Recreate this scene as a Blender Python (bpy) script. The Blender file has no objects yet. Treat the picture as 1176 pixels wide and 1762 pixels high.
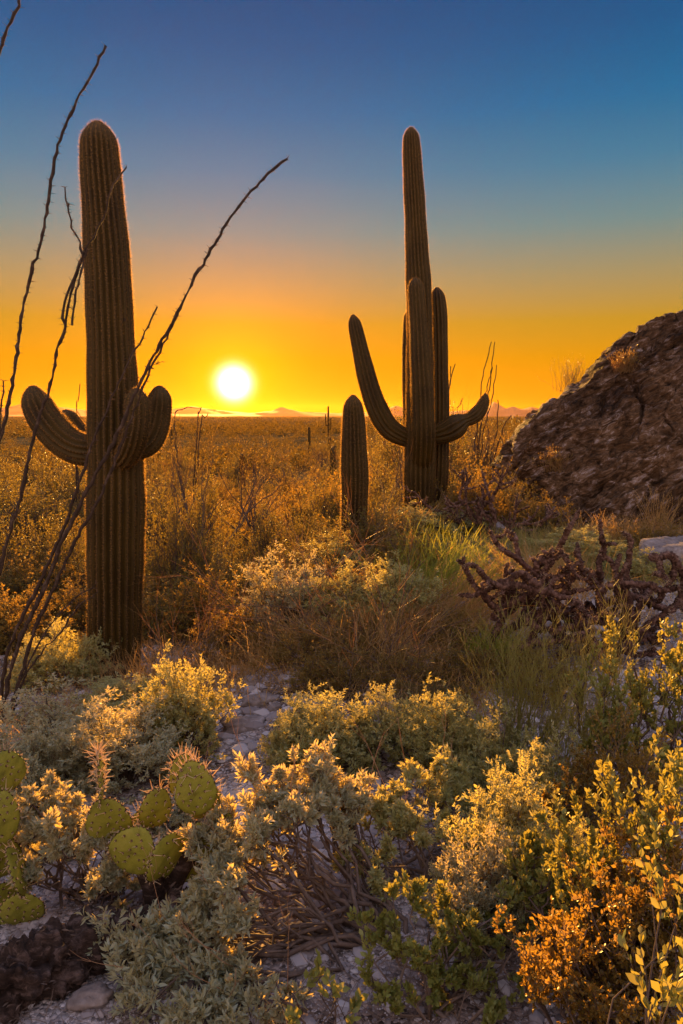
import bpy, math, random
import numpy as np
from mathutils import Vector, noise as mnoise

scene = bpy.context.scene
COL = scene.collection
rad = math.radians
PITCH = rad(8.04)
F = 1175.0
CAMZ = 1.7

# ------------------------------------------------------------------ camera
cam_d = bpy.data.cameras.new("camera")
cam = bpy.data.objects.new("camera", cam_d)
COL.objects.link(cam)
cam.location = (0, 0, CAMZ)
cam.rotation_euler = (rad(90) - PITCH, 0, 0)
cam_d.sensor_fit = 'VERTICAL'
cam_d.sensor_height = 36.0
cam_d.lens = 24.0
cam_d.clip_start = 0.05
cam_d.clip_end = 90000
scene.camera = cam

# ------------------------------------------------------------------ sun and sky
SUN_EL, SUN_AZ = 2.6, -8.8            # degrees above the horizon, degrees from +Y (minus is towards -X)
sd = Vector((math.sin(rad(SUN_AZ)) * math.cos(rad(SUN_EL)), math.cos(rad(SUN_AZ)) * math.cos(rad(SUN_EL)), math.sin(rad(SUN_EL))))
sun_d = bpy.data.lights.new("sun", 'SUN')
sun_d.energy = 5.0
sun_d.angle = rad(0.55)
sun_d.color = (1.0, 0.50, 0.10)
sun = bpy.data.objects.new("sun", sun_d)
COL.objects.link(sun)
LAMP_EL = 5.5                        # lamp raised above the visible disc so light reaches the near shrub tops
ld = Vector((math.sin(rad(SUN_AZ)) * math.cos(rad(LAMP_EL)), math.cos(rad(SUN_AZ)) * math.cos(rad(LAMP_EL)), math.sin(rad(LAMP_EL))))
sun.rotation_euler = ld.to_track_quat('Z', 'Y').to_euler()
sun.location = (0, 0, 50)

world = bpy.data.worlds.new("World")
scene.world = world
world.use_nodes = True
wt = world.node_tree
for n in list(wt.nodes):
    wt.nodes.remove(n)


def wn(t, **k):
    n = wt.nodes.new(t)
    for a, b in k.items():
        setattr(n, a, b)
    return n


def wmath(op, a, b=None, clamp=False):
    n = wn('ShaderNodeMath', operation=op, use_clamp=clamp)
    for i, v in enumerate((a, b)):
        if v is None:
            continue
        if isinstance(v, (int, float)):
            n.inputs[i].default_value = v
        else:
            wt.links.new(v, n.inputs[i])
    return n.outputs[0]


def set_ramp(r, stops, interp='LINEAR'):
    r.color_ramp.interpolation = interp
    e = r.color_ramp.elements
    while len(e) > 1:
        e.remove(e[-1])
    e[0].position = stops[0][0]
    e[0].color = (*stops[0][1], 1)
    for p, c in stops[1:]:
        x = e.new(p)
        x.color = (*c, 1)


tc = wn('ShaderNodeTexCoord')
nrm = wn('ShaderNodeVectorMath', operation='NORMALIZE')
wt.links.new(tc.outputs['Generated'], nrm.inputs[0])
sep = wn('ShaderNodeSeparateXYZ')
wt.links.new(nrm.outputs[0], sep.inputs[0])
el = wmath('DIVIDE', wmath('ARCSINE', sep.outputs['Z']), rad(90), True)        # 0 at the horizon, 1 overhead
dotn = wn('ShaderNodeVectorMath', operation='DOT_PRODUCT')
wt.links.new(nrm.outputs[0], dotn.inputs[0])
dotn.inputs[1].default_value = sd
ang = wmath('MULTIPLY', wmath('ARCCOSINE', wmath('MINIMUM', dotn.outputs['Value'], 0.9999999)), 180 / math.pi)
front = wn('ShaderNodeValToRGB')
d9 = 1 / 90.0
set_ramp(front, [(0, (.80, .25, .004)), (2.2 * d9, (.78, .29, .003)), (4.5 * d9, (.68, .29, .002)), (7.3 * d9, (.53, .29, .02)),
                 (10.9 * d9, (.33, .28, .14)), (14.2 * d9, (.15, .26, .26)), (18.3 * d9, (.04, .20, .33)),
                 (22.1 * d9, (.0, .145, .33)), (26 * d9, (.0, .10, .27)), (30 * d9, (.0, .07, .22)), (40 * d9, (.05, .10, .28)), (60 * d9, (.36, .42, .66)), (1, (.62, .66, .90))])  # the overhead stops are out of view, brightened to fill the foreground
wt.links.new(el, front.inputs[0])
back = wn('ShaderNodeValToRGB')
set_ramp(back, [(0, (1.2, .74, .46)), (12 * d9, (1.16, .80, .61)), (30 * d9, (1.0, .80, .77)), (60 * d9, (.74, .70, .85)), (1, (.60, .63, .85))])  # unseen sky behind the camera, made brighter than real as fill light
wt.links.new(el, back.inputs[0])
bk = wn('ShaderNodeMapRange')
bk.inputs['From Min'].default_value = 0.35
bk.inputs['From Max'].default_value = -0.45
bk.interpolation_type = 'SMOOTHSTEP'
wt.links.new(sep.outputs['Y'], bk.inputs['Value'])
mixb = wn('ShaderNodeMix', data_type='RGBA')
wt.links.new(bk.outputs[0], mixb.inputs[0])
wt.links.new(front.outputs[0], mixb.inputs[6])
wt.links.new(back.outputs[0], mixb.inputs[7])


def glow(sigma, power, color, prev):
    x = wmath('POWER', wmath('DIVIDE', ang, sigma), power)
    g = wmath('EXPONENT', wmath('MULTIPLY', x, -1.0))
    m = wn('ShaderNodeVectorMath', operation='SCALE')
    m.inputs[0].default_value = color
    wt.links.new(g, m.inputs['Scale'])
    a = wn('ShaderNodeVectorMath', operation='ADD')
    wt.links.new(prev, a.inputs[0])
    wt.links.new(m.outputs[0], a.inputs[1])
    return a.outputs[0]


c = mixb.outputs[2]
c = glow(7.5, 1.3, (.52, .02, .0), c)
c = glow(3.6, 1.3, (.6, .40, .0), c)
c = glow(1.03, 2.2, (9.0, 7.0, 4.5), c)
nish = wn('ShaderNodeTexSky', sky_type='NISHITA')
nish.sun_disc = False
nish.sun_elevation = rad(SUN_EL)
nish.sun_rotation = rad(SUN_AZ)
nish.dust_density = 2.0
nsc = wn('ShaderNodeVectorMath', operation='SCALE')
nsc.inputs['Scale'].default_value = 0.0012
wt.links.new(nish.outputs[0], nsc.inputs[0])
nadd = wn('ShaderNodeVectorMath', operation='ADD')
wt.links.new(c, nadd.inputs[0])
wt.links.new(nsc.outputs[0], nadd.inputs[1])
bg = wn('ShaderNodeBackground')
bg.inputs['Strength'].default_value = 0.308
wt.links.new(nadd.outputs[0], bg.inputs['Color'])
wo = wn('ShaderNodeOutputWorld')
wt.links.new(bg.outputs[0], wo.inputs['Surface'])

scene.view_settings.view_transform = 'Standard'
scene.view_settings.look = 'None'
scene.view_settings.exposure = 1.7
scene.view_settings.gamma = 1.0
scene.render.engine = 'CYCLES'
scene.cycles.use_denoising = True
scene.cycles.use_adaptive_sampling = False
scene.cycles.max_bounces = 6
scene.cycles.diffuse_bounces = 3
scene.cycles.glossy_bounces = 2
scene.cycles.transmission_bounces = 4
scene.cycles.volume_bounces = 0
scene.cycles.transparent_max_bounces = 4
scene.cycles.sample_clamp_indirect = 4.0


# ------------------------------------------------------------------ helpers
def P(px, py, D):
    """the point at forward distance D seen at photo pixel px, py"""
    b = (881 - py) / F
    y = math.cos(PITCH) + b * math.sin(PITCH)
    z = -math.sin(PITCH) + b * math.cos(PITCH)
    return np.array([(px - 588) / F * D / y, D, CAMZ + z * D / y])


def pxlen(n, D):
    return n / F * D


def X(px, D, py=1000):
    return P(px, py, D)[0]


def setp(o, label=None, cat=None, group=None, kind=None):
    for k, v in (('label', label), ('category', cat), ('group', group), ('kind', kind)):
        if v:
            o[k] = v
    return o


def empty(name, loc, label=None, cat=None, group=None, rz=0, scale=None):
    o = bpy.data.objects.new(name, None)
    COL.objects.link(o)
    o.location = loc
    o.rotation_euler = (0, 0, rz)
    o.empty_display_size = 0.1
    if scale is not None:
        o.scale = scale
    return setp(o, label, cat, group)


def mesh(name, chunks, mats, parent=None, smooth=True):
    """chunks: (verts (n,3), faces (m,k), material index)"""
    vs, loops, tot, mi, off = [], [], [], [], 0
    for V, Fc, m in chunks:
        if len(V) == 0 or len(Fc) == 0:
            continue
        vs.append(np.asarray(V, dtype=np.float32).reshape(-1, 3))
        Fc = np.asarray(Fc, dtype=np.int32)
        loops.append((Fc + off).ravel())
        tot.append(np.full(len(Fc), Fc.shape[1], dtype=np.int32))
        mi.append(np.full(len(Fc), m, dtype=np.int32))
        off += len(vs[-1])
    V = np.concatenate(vs)
    L = np.concatenate(loops)
    T = np.concatenate(tot)
    M = np.concatenate(mi)
    me = bpy.data.meshes.new(name)
    me.vertices.add(len(V))
    me.vertices.foreach_set('co', V.ravel())
    me.loops.add(len(L))
    me.loops.foreach_set('vertex_index', L)
    me.polygons.add(len(T))
    me.polygons.foreach_set('loop_start', np.concatenate([[0], np.cumsum(T)[:-1]]).astype(np.int32))
    me.polygons.foreach_set('loop_total', T)
    for m in (mats if isinstance(mats, (list, tuple)) else [mats]):
        me.materials.append(m)
    me.polygons.foreach_set('material_index', M)
    me.polygons.foreach_set('use_smooth', np.full(len(T), smooth, dtype=bool))
    me.update(calc_edges=True)
    o = bpy.data.objects.new(name, me)
    COL.objects.link(o)
    if parent is not None:
        o.parent = parent
    return o


def dup(root, loc, rz=0.0, scale=(1, 1, 1), label=None, group=None, name=None):
    r = root.copy()
    COL.objects.link(r)
    r.location = loc
    r.rotation_euler = (0, 0, rz)
    r.scale = scale
    if label:
        r['label'] = label
    if group:
        r['group'] = group
    for ch in list(root.children):
        cc = ch.copy()
        COL.objects.link(cc)
        cc.parent = r
        for g in ch.children:
            d = g.copy()
            COL.objects.link(d)
            d.parent = cc
    return r


def norm(a):
    return a / np.maximum(np.linalg.norm(a, axis=-1, keepdims=True), 1e-9)


def tubes(pts, radii, sides=4):
    """pts (N,K,3), radii (N,K): N tubes -> verts, quads"""
    N, K, _ = pts.shape
    tan = np.empty_like(pts)
    tan[:, 1:-1] = pts[:, 2:] - pts[:, :-2]
    tan[:, 0] = pts[:, 1] - pts[:, 0]
    tan[:, -1] = pts[:, -1] - pts[:, -2]
    tan = norm(tan)
    mean = norm(pts[:, -1] - pts[:, 0])
    ref = np.where(np.abs(mean[:, 2:3]) > .8, np.array([[1., 0.1, 0]]), np.array([[0.05, 0.1, 1.]]))[:, None, :]
    A = norm(np.cross(tan, np.broadcast_to(ref, tan.shape)))
    B = np.cross(tan, A)
    th = np.arange(sides) * 2 * math.pi / sides
    V = pts[:, :, None, :] + radii[:, :, None, None] * (np.cos(th)[None, None, :, None] * A[:, :, None, :] + np.sin(th)[None, None, :, None] * B[:, :, None, :])
    idx = np.arange(N * K * sides).reshape(N, K, sides)
    a = idx[:, :-1, :]
    b = np.roll(idx, -1, axis=2)[:, :-1, :]
    c2 = np.roll(idx, -1, axis=2)[:, 1:, :]
    d = idx[:, 1:, :]
    return V.reshape(-1, 3), np.stack([a, b, c2, d], -1).reshape(-1, 4)


def ribbons(pts, w, rng):
    """flat tapered blades: pts (N,K,3), w (N,) half width"""
    N, K, _ = pts.shape
    side = rng.normal(size=(N, 3))
    side[:, 2] *= .3
    dirn = norm(pts[:, -1] - pts[:, 0])
    side = norm(np.cross(dirn, side))[:, None, :]
    t = np.linspace(0, 1, K)
    ww = (w[:, None] * (1 - t ** 1.6 * .92))[:, :, None]
    V = np.stack([pts - side * ww, pts + side * ww], 2)
    idx = np.arange(N * K * 2).reshape(N, K, 2)
    q = np.stack([idx[:, :-1, 0], idx[:, :-1, 1], idx[:, 1:, 1], idx[:, 1:, 0]], -1)
    return V.reshape(-1, 3), q.reshape(-1, 4)


T_LANCE = (np.array([(0, 0, 0), (-.15, .40, .05), (0, .46, -.02), (.15, .40, .05), (0, 1, -.18), (-.11, .72, .0), (.11, .72, .0), (0, .75, -.08)], float),
           np.array([(0, 2, 1), (0, 3, 2), (1, 2, 7), (1, 7, 5), (2, 3, 6), (2, 6, 7), (5, 7, 4), (7, 6, 4)]))
T_OVAL = (np.array([(0, 0, 0), (-.20, .28, .03), (-.25, .62, .03), (0, 1, .02), (.25, .62, .03), (.20, .28, .03), (0, .5, -.03)], float),
          np.array([(0, 6, 1), (1, 6, 2), (2, 6, 3), (3, 6, 4), (4, 6, 5), (5, 6, 0)]))
T_SMALL = (np.array([(0, 0, 0), (-.28, .5, .06), (.28, .5, .06), (0, 1, -.05)], float), np.array([(0, 2, 1), (1, 2, 3)]))


def leaves(rng, pos, dirs, size, T, roll=None):
    n = len(pos)
    Y = norm(dirs)
    r = rng.normal(size=(n, 3)) if roll is None else roll + rng.normal(size=(n, 3)) * .45
    Xv = norm(np.cross(Y, r))
    Z = np.cross(Xv, Y)
    tv, tf = T
    wv = rng.uniform(.75, 1.25, n)
    V = pos[:, None, :] + size[:, None, None] * (tv[None, :, 0:1] * wv[:, None, None] * Xv[:, None, :] + tv[None, :, 1:2] * Y[:, None, :] + tv[None, :, 2:3] * Z[:, None, :] * rng.uniform(.3, 2.2, n)[:, None, None])
    Fc = (np.arange(n) * len(tv))[:, None, None] + tf[None]
    return V.reshape(-1, 3), Fc.reshape(-1, tf.shape[1])


def grow(rng, p0, d0, L, r0, K=4, wig=.25, up=.2, r1=.5):
    """one generation of shoots -> points (N,K,3) and radii"""
    N = len(p0)
    pts = np.empty((N, K, 3))
    pts[:, 0] = p0
    d = norm(d0)
    for k in range(1, K):
        d = norm(d + rng.normal(size=(N, 3)) * wig + np.array([0, 0, up]))
        pts[:, k] = pts[:, k - 1] + d * (L / (K - 1))[:, None]
    rr = r0[:, None] * np.linspace(1, r1, K)[None]
    return pts, rr


def spawn(rng, pts, radii, n, t0=.3, spread=.7, lr=(.5, .9), rs=.6, plen=None):
    """n children on each shoot"""
    N, K, _ = pts.shape
    t = rng.uniform(t0, 1, (N, n))
    t[:, 0] = 1.0
    f = t * (K - 1)
    i = np.minimum(f.astype(int), K - 2)
    fr = (f - i)[..., None]
    ar = np.arange(N)[:, None]
    p = pts[ar, i] * (1 - fr) + pts[ar, i + 1] * fr
    d = norm(pts[ar, i + 1] - pts[ar, i])
    d = norm(d + norm(rng.normal(size=d.shape)) * spread)
    r = (radii[ar, i] * (1 - fr[..., 0]) + radii[ar, i + 1] * fr[..., 0]) * rs
    L = np.linalg.norm(pts[:, -1] - pts[:, 0], axis=1)[:, None] * rng.uniform(lr[0], lr[1], (N, n))
    if plen is not None:
        L = rng.uniform(lr[0], lr[1], (N, n)) * plen
    return p.reshape(-1, 3), d.reshape(-1, 3), L.ravel(), r.ravel()


def along(rng, pts, m, t0=.3, spread=.8):
    """m leaf seats on each shoot"""
    N, K, _ = pts.shape
    t = rng.uniform(t0, 1, (N, m))
    f = t * (K - 1)
    i = np.minimum(f.astype(int), K - 2)
    fr = (f - i)[..., None]
    ar = np.arange(N)[:, None]
    p = pts[ar, i] * (1 - fr) + pts[ar, i + 1] * fr
    d = norm(pts[ar, i + 1] - pts[ar, i])
    d = norm(d + norm(rng.normal(size=d.shape)) * spread)
    return p.reshape(-1, 3), d.reshape(-1, 3)


def arcs(rng, base, targets, K=7, sag=.15, wob=.04):
    """curved limbs from one base to many targets (bow outwards, then up)"""
    N = len(targets)
    base = np.broadcast_to(base, (N, 3)) if np.ndim(base) == 1 else base
    t = np.linspace(0, 1, K)[None, :, None]
    mid = (base + targets) / 2 + (targets - base) * np.array([1, 1, -.3]) * sag + rng.normal(size=(N, 3)) * wob
    b, tg = base[:, None], targets[:, None]
    m = mid[:, None]
    pts = (1 - t) ** 2 * b + 2 * t * (1 - t) * m + t ** 2 * tg
    pts[:, 1:-1] += rng.normal(size=(N, K - 2, 3)) * wob * .35
    return pts


# ------------------------------------------------------------------ materials
def nt_mat(name):
    m = bpy.data.materials.new(name)
    m.use_nodes = True
    nt = m.node_tree
    for n in list(nt.nodes):
        nt.nodes.remove(n)
    return m, nt


def leaf_mat(name, c1, c2, trans, tcol, rough=.55, spec=.3, c3=None):
    m, nt = nt_mat(name)
    N = nt.nodes.new
    geo = N('ShaderNodeNewGeometry')
    oi = N('ShaderNodeObjectInfo')
    r = N('ShaderNodeValToRGB')
    set_ramp(r, [(0, c1), (.6, c2), (1, c3 or c2)])
    a = N('ShaderNodeMath')
    a.operation = 'MULTIPLY_ADD'
    a.inputs[1].default_value = .75
    nt.links.new(geo.outputs['Random Per Island'], a.inputs[0])
    s = N('ShaderNodeMath')
    s.operation = 'MULTIPLY'
    s.inputs[1].default_value = .25
    nt.links.new(oi.outputs['Random'], s.inputs[0])
    nt.links.new(s.outputs[0], a.inputs[2])
    nt.links.new(a.outputs[0], r.inputs[0])
    p = N('ShaderNodeBsdfPrincipled')
    p.inputs['Roughness'].default_value = rough
    p.inputs['Specular IOR Level'].default_value = spec
    nt.links.new(r.outputs[0], p.inputs['Base Color'])
    t = N('ShaderNodeBsdfTranslucent')
    mx = N('ShaderNodeMix')
    mx.data_type = 'RGBA'
    mx.inputs[0].default_value = .65
    nt.links.new(r.outputs[0], mx.inputs[6])
    mx.inputs[7].default_value = (*tcol, 1)
    nt.links.new(mx.outputs[2], t.inputs['Color'])
    ms = N('ShaderNodeMixShader')
    ms.inputs[0].default_value = trans
    nt.links.new(p.outputs[0], ms.inputs[1])
    nt.links.new(t.outputs[0], ms.inputs[2])
    o = N('ShaderNodeOutputMaterial')
    nt.links.new(ms.outputs[0], o.inputs['Surface'])
    return m


def rough_mat(name, stops, scale=8.0, detail=8.0, bump=.4, bscale=None, rough=.85, stretch=(1, 1, 1), spec=.25, dist=.02, rot=(0, 0, 0), voro=None):
    m, nt = nt_mat(name)
    N = nt.nodes.new
    t = N('ShaderNodeTexCoord')
    mp = N('ShaderNodeMapping')
    mp.inputs['Scale'].default_value = stretch
    mp.inputs['Rotation'].default_value = rot
    nt.links.new(t.outputs['Object'], mp.inputs[0])
    n = N('ShaderNodeTexNoise')
    n.inputs['Scale'].default_value = scale
    n.inputs['Detail'].default_value = detail
    n.inputs['Roughness'].default_value = .65
    n.inputs['Distortion'].default_value = .4
    nt.links.new(mp.outputs[0], n.inputs['Vector'])
    r = N('ShaderNodeValToRGB')
    set_ramp(r, stops)
    nt.links.new(n.outputs[0], r.inputs[0])
    p = N('ShaderNodeBsdfPrincipled')
    p.inputs['Roughness'].default_value = rough
    p.inputs['Specular IOR Level'].default_value = spec
    nt.links.new(r.outputs[0], p.inputs['Base Color'])
    n2 = N('ShaderNodeTexNoise')
    n2.inputs['Scale'].default_value = bscale or scale * 3
    n2.inputs['Detail'].default_value = 10
    n2.inputs['Roughness'].default_value = .7
    nt.links.new(mp.outputs[0], n2.inputs['Vector'])
    h = n2.outputs[0]
    if voro:
        v = N('ShaderNodeTexVoronoi')
        v.inputs['Scale'].default_value = voro
        nt.links.new(mp.outputs[0], v.inputs['Vector'])
        a = N('ShaderNodeMath')
        a.operation = 'SUBTRACT'
        nt.links.new(h, a.inputs[0])
        nt.links.new(v.outputs['Distance'], a.inputs[1])
        h = a.outputs[0]
        v2 = N('ShaderNodeMix')
        v2.data_type = 'RGBA'
        v2.blend_type = 'OVERLAY'
        v2.inputs[0].default_value = .45
        nt.links.new(r.outputs[0], v2.inputs[6])
        bw = N('ShaderNodeSeparateColor')
        nt.links.new(v.outputs['Color'], bw.inputs[0])
        nt.links.new(bw.outputs[0], v2.inputs[7])
        nt.links.new(v2.outputs[2], p.inputs['Base Color'])
    b = N('ShaderNodeBump')
    b.inputs['Strength'].default_value = bump
    b.inputs['Distance'].default_value = dist
    nt.links.new(h, b.inputs['Height'])
    nt.links.new(b.outputs[0], p.inputs['Normal'])
    o = N('ShaderNodeOutputMaterial')
    nt.links.new(p.outputs[0], o.inputs['Surface'])
    return m


def saguaro_material():
    m, nt = nt_mat('saguaro_skin')
    N = nt.nodes.new

    def link(a, b):
        nt.links.new(a, b)

    def noise(sc, det, vec, ro=.6):
        n = N('ShaderNodeTexNoise')
        n.inputs['Scale'].default_value = sc
        n.inputs['Detail'].default_value = det
        n.inputs['Roughness'].default_value = ro
        link(vec, n.inputs['Vector'])
        return n.outputs[0]

    def ramp(v, st):
        r = N('ShaderNodeValToRGB')
        set_ramp(r, st)
        link(v, r.inputs[0])
        return r.outputs[0]

    def mix(f, a, b):
        x = N('ShaderNodeMix')
        x.data_type = 'RGBA'
        link(f, x.inputs[0])
        for k, v in ((6, a), (7, b)):
            if isinstance(v, tuple):
                x.inputs[k].default_value = (*v, 1)
            else:
                link(v, x.inputs[k])
        return x.outputs[2]
    t = N('ShaderNodeTexCoord')
    mp = N('ShaderNodeMapping')
    mp.inputs['Scale'].default_value = (1, 1, .45)
    link(t.outputs['Object'], mp.inputs[0])
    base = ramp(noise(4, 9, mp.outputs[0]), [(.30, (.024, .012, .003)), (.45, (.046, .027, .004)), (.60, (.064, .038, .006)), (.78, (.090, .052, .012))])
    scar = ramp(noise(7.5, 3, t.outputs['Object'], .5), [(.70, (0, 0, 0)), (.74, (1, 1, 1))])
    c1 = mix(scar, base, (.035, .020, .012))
    sz = N('ShaderNodeSeparateXYZ')
    link(t.outputs['Object'], sz.inputs[0])
    h = N('ShaderNodeMath')
    h.operation = 'MULTIPLY_ADD'
    h.inputs[1].default_value = -1.6
    link(sz.outputs['Z'], h.inputs[0])
    link(noise(9, 6, t.outputs['Object']), h.inputs[2])
    cork = ramp(h.outputs[0], [(.02, (0, 0, 0)), (.30, (1, 1, 1))])
    c2 = mix(cork, c1, ramp(noise(26, 6, t.outputs['Object']), [(.3, (.05, .03, .02)), (.7, (.14, .09, .06))]))
    p = N('ShaderNodeBsdfPrincipled')
    p.inputs['Roughness'].default_value = .6
    p.inputs['Specular IOR Level'].default_value = .25
    link(c2, p.inputs['Base Color'])
    b = N('ShaderNodeBump')
    b.inputs['Strength'].default_value = .5
    b.inputs['Distance'].default_value = .012
    link(noise(30, 8, mp.outputs[0]), b.inputs['Height'])
    link(b.outputs[0], p.inputs['Normal'])
    o = N('ShaderNodeOutputMaterial')
    link(p.outputs[0], o.inputs['Surface'])
    return m


M = {}
M['silver'] = leaf_mat('silver_leaf', (.28, .36, .29), (.39, .47, .38), .54, (.98, .60, .07), .5, .4, (.52, .59, .48))
M['silver_warm'] = leaf_mat('silver_green_leaf', (.26, .31, .15), (.39, .44, .24), .55, (.95, .66, .08), .6, .3, (.52, .56, .38))
M['jojoba'] = leaf_mat('jojoba_leaf', (.12, .15, .04), (.20, .24, .07), .36, (.85, .62, .06), .45, .35, (.27, .26, .10))
M['gold_small'] = leaf_mat('small_golden_leaf', (.06, .06, .015), (.17, .135, .035), .42, (.92, .48, .05), .35, .6, (.34, .24, .07))
M['creosote'] = leaf_mat('dark_green_leaf', (.045, .06, .015), (.09, .10, .025), .36, (.80, .50, .04), .5, .3, (.17, .155, .045))
M['scrub'] = leaf_mat('scrub_leaf', (.07, .065, .018), (.135, .11, .032), .38, (.95, .50, .05), .6, .2, (.27, .21, .07))
M['paloverde'] = leaf_mat('palo_verde_twig', (.10, .085, .03), (.18, .14, .045), .45, (.95, .55, .07), .6, .2, (.30, .23, .09))
M['grass_gold'] = leaf_mat('dry_grass_blade', (.25, .155, .06), (.37, .24, .10), .45, (.95, .50, .10), .5, .4, (.52, .40, .22))
M['grass_green'] = leaf_mat('green_grass_blade', (.12, .15, .03), (.20, .23, .05), .5, (.80, .72, .05), .5, .4, (.30, .30, .08))
M['grass_mixed'] = leaf_mat('mixed_grass_blade', (.13, .14, .05), (.24, .22, .09), .45, (.85, .60, .08), .5, .3, (.42, .34, .20))
M['yellow_stem'] = leaf_mat('yellow_green_stem', (.20, .20, .05), (.30, .28, .07), .3, (.85, .6, .06), .45, .4, (.38, .34, .12))
M['stalk'] = leaf_mat('dry_flower_stalk', (.35, .20, .12), (.45, .27, .16), .25, (.9, .4, .1), .6, .3)
M['twig'] = rough_mat('dark_twig_bark', [(.3, (.07, .045, .035)), (.7, (.17, .12, .10))], 30, 4, .3)
M['pale_twig'] = rough_mat('grey_twig_bark', [(.3, (.13, .09, .07)), (.7, (.26, .19, .16))], 30, 4, .3)
M['ocotillo'] = rough_mat('ocotillo_bark', [(.3, (.022, .014, .011)), (.55, (.06, .038, .03)), (.72, (.17, .12, .10))], 26, 8, 1.0, stretch=(1, 1, .5), dist=.01)
M['ocospine'] = rough_mat('ocotillo_spine', [(.3, (.08, .05, .035)), (.7, (.16, .10, .07))], 30, 2, 0)
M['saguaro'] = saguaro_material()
M['areole'] = rough_mat('saguaro_areole', [(.3, (.05, .03, .015)), (.7, (.11, .07, .035))], 30, 2, 0)
M['spine'] = leaf_mat('cactus_spine', (.11, .06, .025), (.18, .105, .05), .75, (1.0, .55, .14), .5, .4)
M['pad'] = rough_mat('prickly_pear_skin', [(.30, (.10, .055, .02)), (.36, (.15, .14, .015)), (.52, (.24, .23, .025)), (.66, (.28, .25, .04)), (.74, (.30, .22, .09))], 17, 12, .5, 55, .55, spec=.3, dist=.006)
M['padspine'] = leaf_mat('prickly_pear_spine', (.60, .45, .30), (.80, .66, .48), .5, (1.0, .72, .40), .5, .4)
M['padareole'] = rough_mat('prickly_pear_areole', [(.3, (.045, .02, .01)), (.7, (.10, .05, .025))], 30, 2, 0)
M['cholla'] = rough_mat('dead_cholla_wood', [(.3, (.03, .013, .009)), (.47, (.10, .048, .034)), (.68, (.30, .18, .15))], 22, 8, 1.0, 60, .85, dist=.02)
M['log'] = rough_mat('old_weathered_wood', [(.3, (.02, .012, .010)), (.5, (.075, .045, .036)), (.66, (.24, .16, .14))], 13, 12, 1.0, 40, .9, (1, 2.5, 2.5), dist=.03)
M['stone'] = rough_mat('pale_stone', [(.3, (.12, .09, .08)), (.55, (.26, .21, .20)), (.8, (.44, .39, .40))], 14, 8, .6, 50, .85, dist=.01)


def rock_material():
    m, nt = nt_mat('layered_brown_rock')
    N = nt.nodes.new
    t = N('ShaderNodeTexCoord')
    mp = N('ShaderNodeMapping')
    mp.inputs['Rotation'].default_value = (0, rad(30), rad(10))
    nt.links.new(t.outputs['Object'], mp.inputs[0])
    mp2 = N('ShaderNodeMapping')
    mp2.inputs['Scale'].default_value = (2.0, 2.4, 6.0)
    nt.links.new(mp.outputs[0], mp2.inputs[0])

    def noise(sc, det, src, ro=.68, di=.6):
        n = N('ShaderNodeTexNoise')
        n.inputs['Scale'].default_value = sc
        n.inputs['Detail'].default_value = det
        n.inputs['Roughness'].default_value = ro
        n.inputs['Distortion'].default_value = di
        nt.links.new(src, n.inputs['Vector'])
        return n.outputs[0]
    beds = noise(2.0, 15, mp2.outputs[0], .74, .8)
    big = noise(.8, 6, mp.outputs[0])
    speck = noise(34, 4, mp.outputs[0])
    r = N('ShaderNodeValToRGB')
    set_ramp(r, [(.36, (.018, .010, .006)), (.43, (.075, .040, .020)), (.50, (.15, .083, .042)), (.56, (.24, .145, .09)), (.60, (.40, .31, .29)), (.70, (.58, .50, .52))])
    nt.links.new(beds, r.inputs[0])
    r2 = N('ShaderNodeValToRGB')
    set_ramp(r2, [(.35, (.30, .24, .20)), (.62, (1, 1, 1))])
    nt.links.new(big, r2.inputs[0])
    mu = N('ShaderNodeMix')
    mu.data_type = 'RGBA'
    mu.blend_type = 'MULTIPLY'
    mu.inputs[0].default_value = .9
    nt.links.new(r.outputs[0], mu.inputs[6])
    nt.links.new(r2.outputs[0], mu.inputs[7])
    p = N('ShaderNodeBsdfPrincipled')
    p.inputs['Roughness'].default_value = .85
    p.inputs['Specular IOR Level'].default_value = .25
    nt.links.new(mu.outputs[2], p.inputs['Base Color'])
    a = N('ShaderNodeMath')
    a.operation = 'MULTIPLY_ADD'
    a.inputs[1].default_value = .12
    nt.links.new(speck, a.inputs[0])
    nt.links.new(beds, a.inputs[2])
    b = N('ShaderNodeBump')
    b.inputs['Strength'].default_value = 1.0
    b.inputs['Distance'].default_value = .07
    nt.links.new(a.outputs[0], b.inputs['Height'])
    nt.links.new(b.outputs[0], p.inputs['Normal'])
    o = N('ShaderNodeOutputMaterial')
    nt.links.new(p.outputs[0], o.inputs['Surface'])
    return m


M['rock'] = rock_material()

# ground: pale gravel near the viewer, ochre soil further out
gm, nt = nt_mat('desert_ground')
N = nt.nodes.new
g_tc = N('ShaderNodeTexCoord')
n1 = N('ShaderNodeTexNoise')
n1.inputs['Scale'].default_value = 1.3
n1.inputs['Detail'].default_value = 8
nt.links.new(g_tc.outputs['Object'], n1.inputs['Vector'])
r1 = N('ShaderNodeValToRGB')
set_ramp(r1, [(.34, (.10, .065, .045)), (.46, (.24, .18, .16)), (.56, (.38, .33, .33)), (.68, (.50, .45, .47))])
nt.links.new(n1.outputs[0], r1.inputs[0])
v1 = N('ShaderNodeTexVoronoi')
v1.inputs['Scale'].default_value = 55
nt.links.new(g_tc.outputs['Object'], v1.inputs['Vector'])
sv = N('ShaderNodeSeparateColor')
nt.links.new(v1.outputs['Color'], sv.inputs[0])
ov = N('ShaderNodeMix')
ov.data_type = 'RGBA'
ov.blend_type = 'OVERLAY'
ov.inputs[0].default_value = .6
nt.links.new(r1.outputs[0], ov.inputs[6])
nt.links.new(sv.outputs[0], ov.inputs[7])
n3 = N('ShaderNodeTexNoise')
n3.inputs['Scale'].default_value = .12
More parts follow.
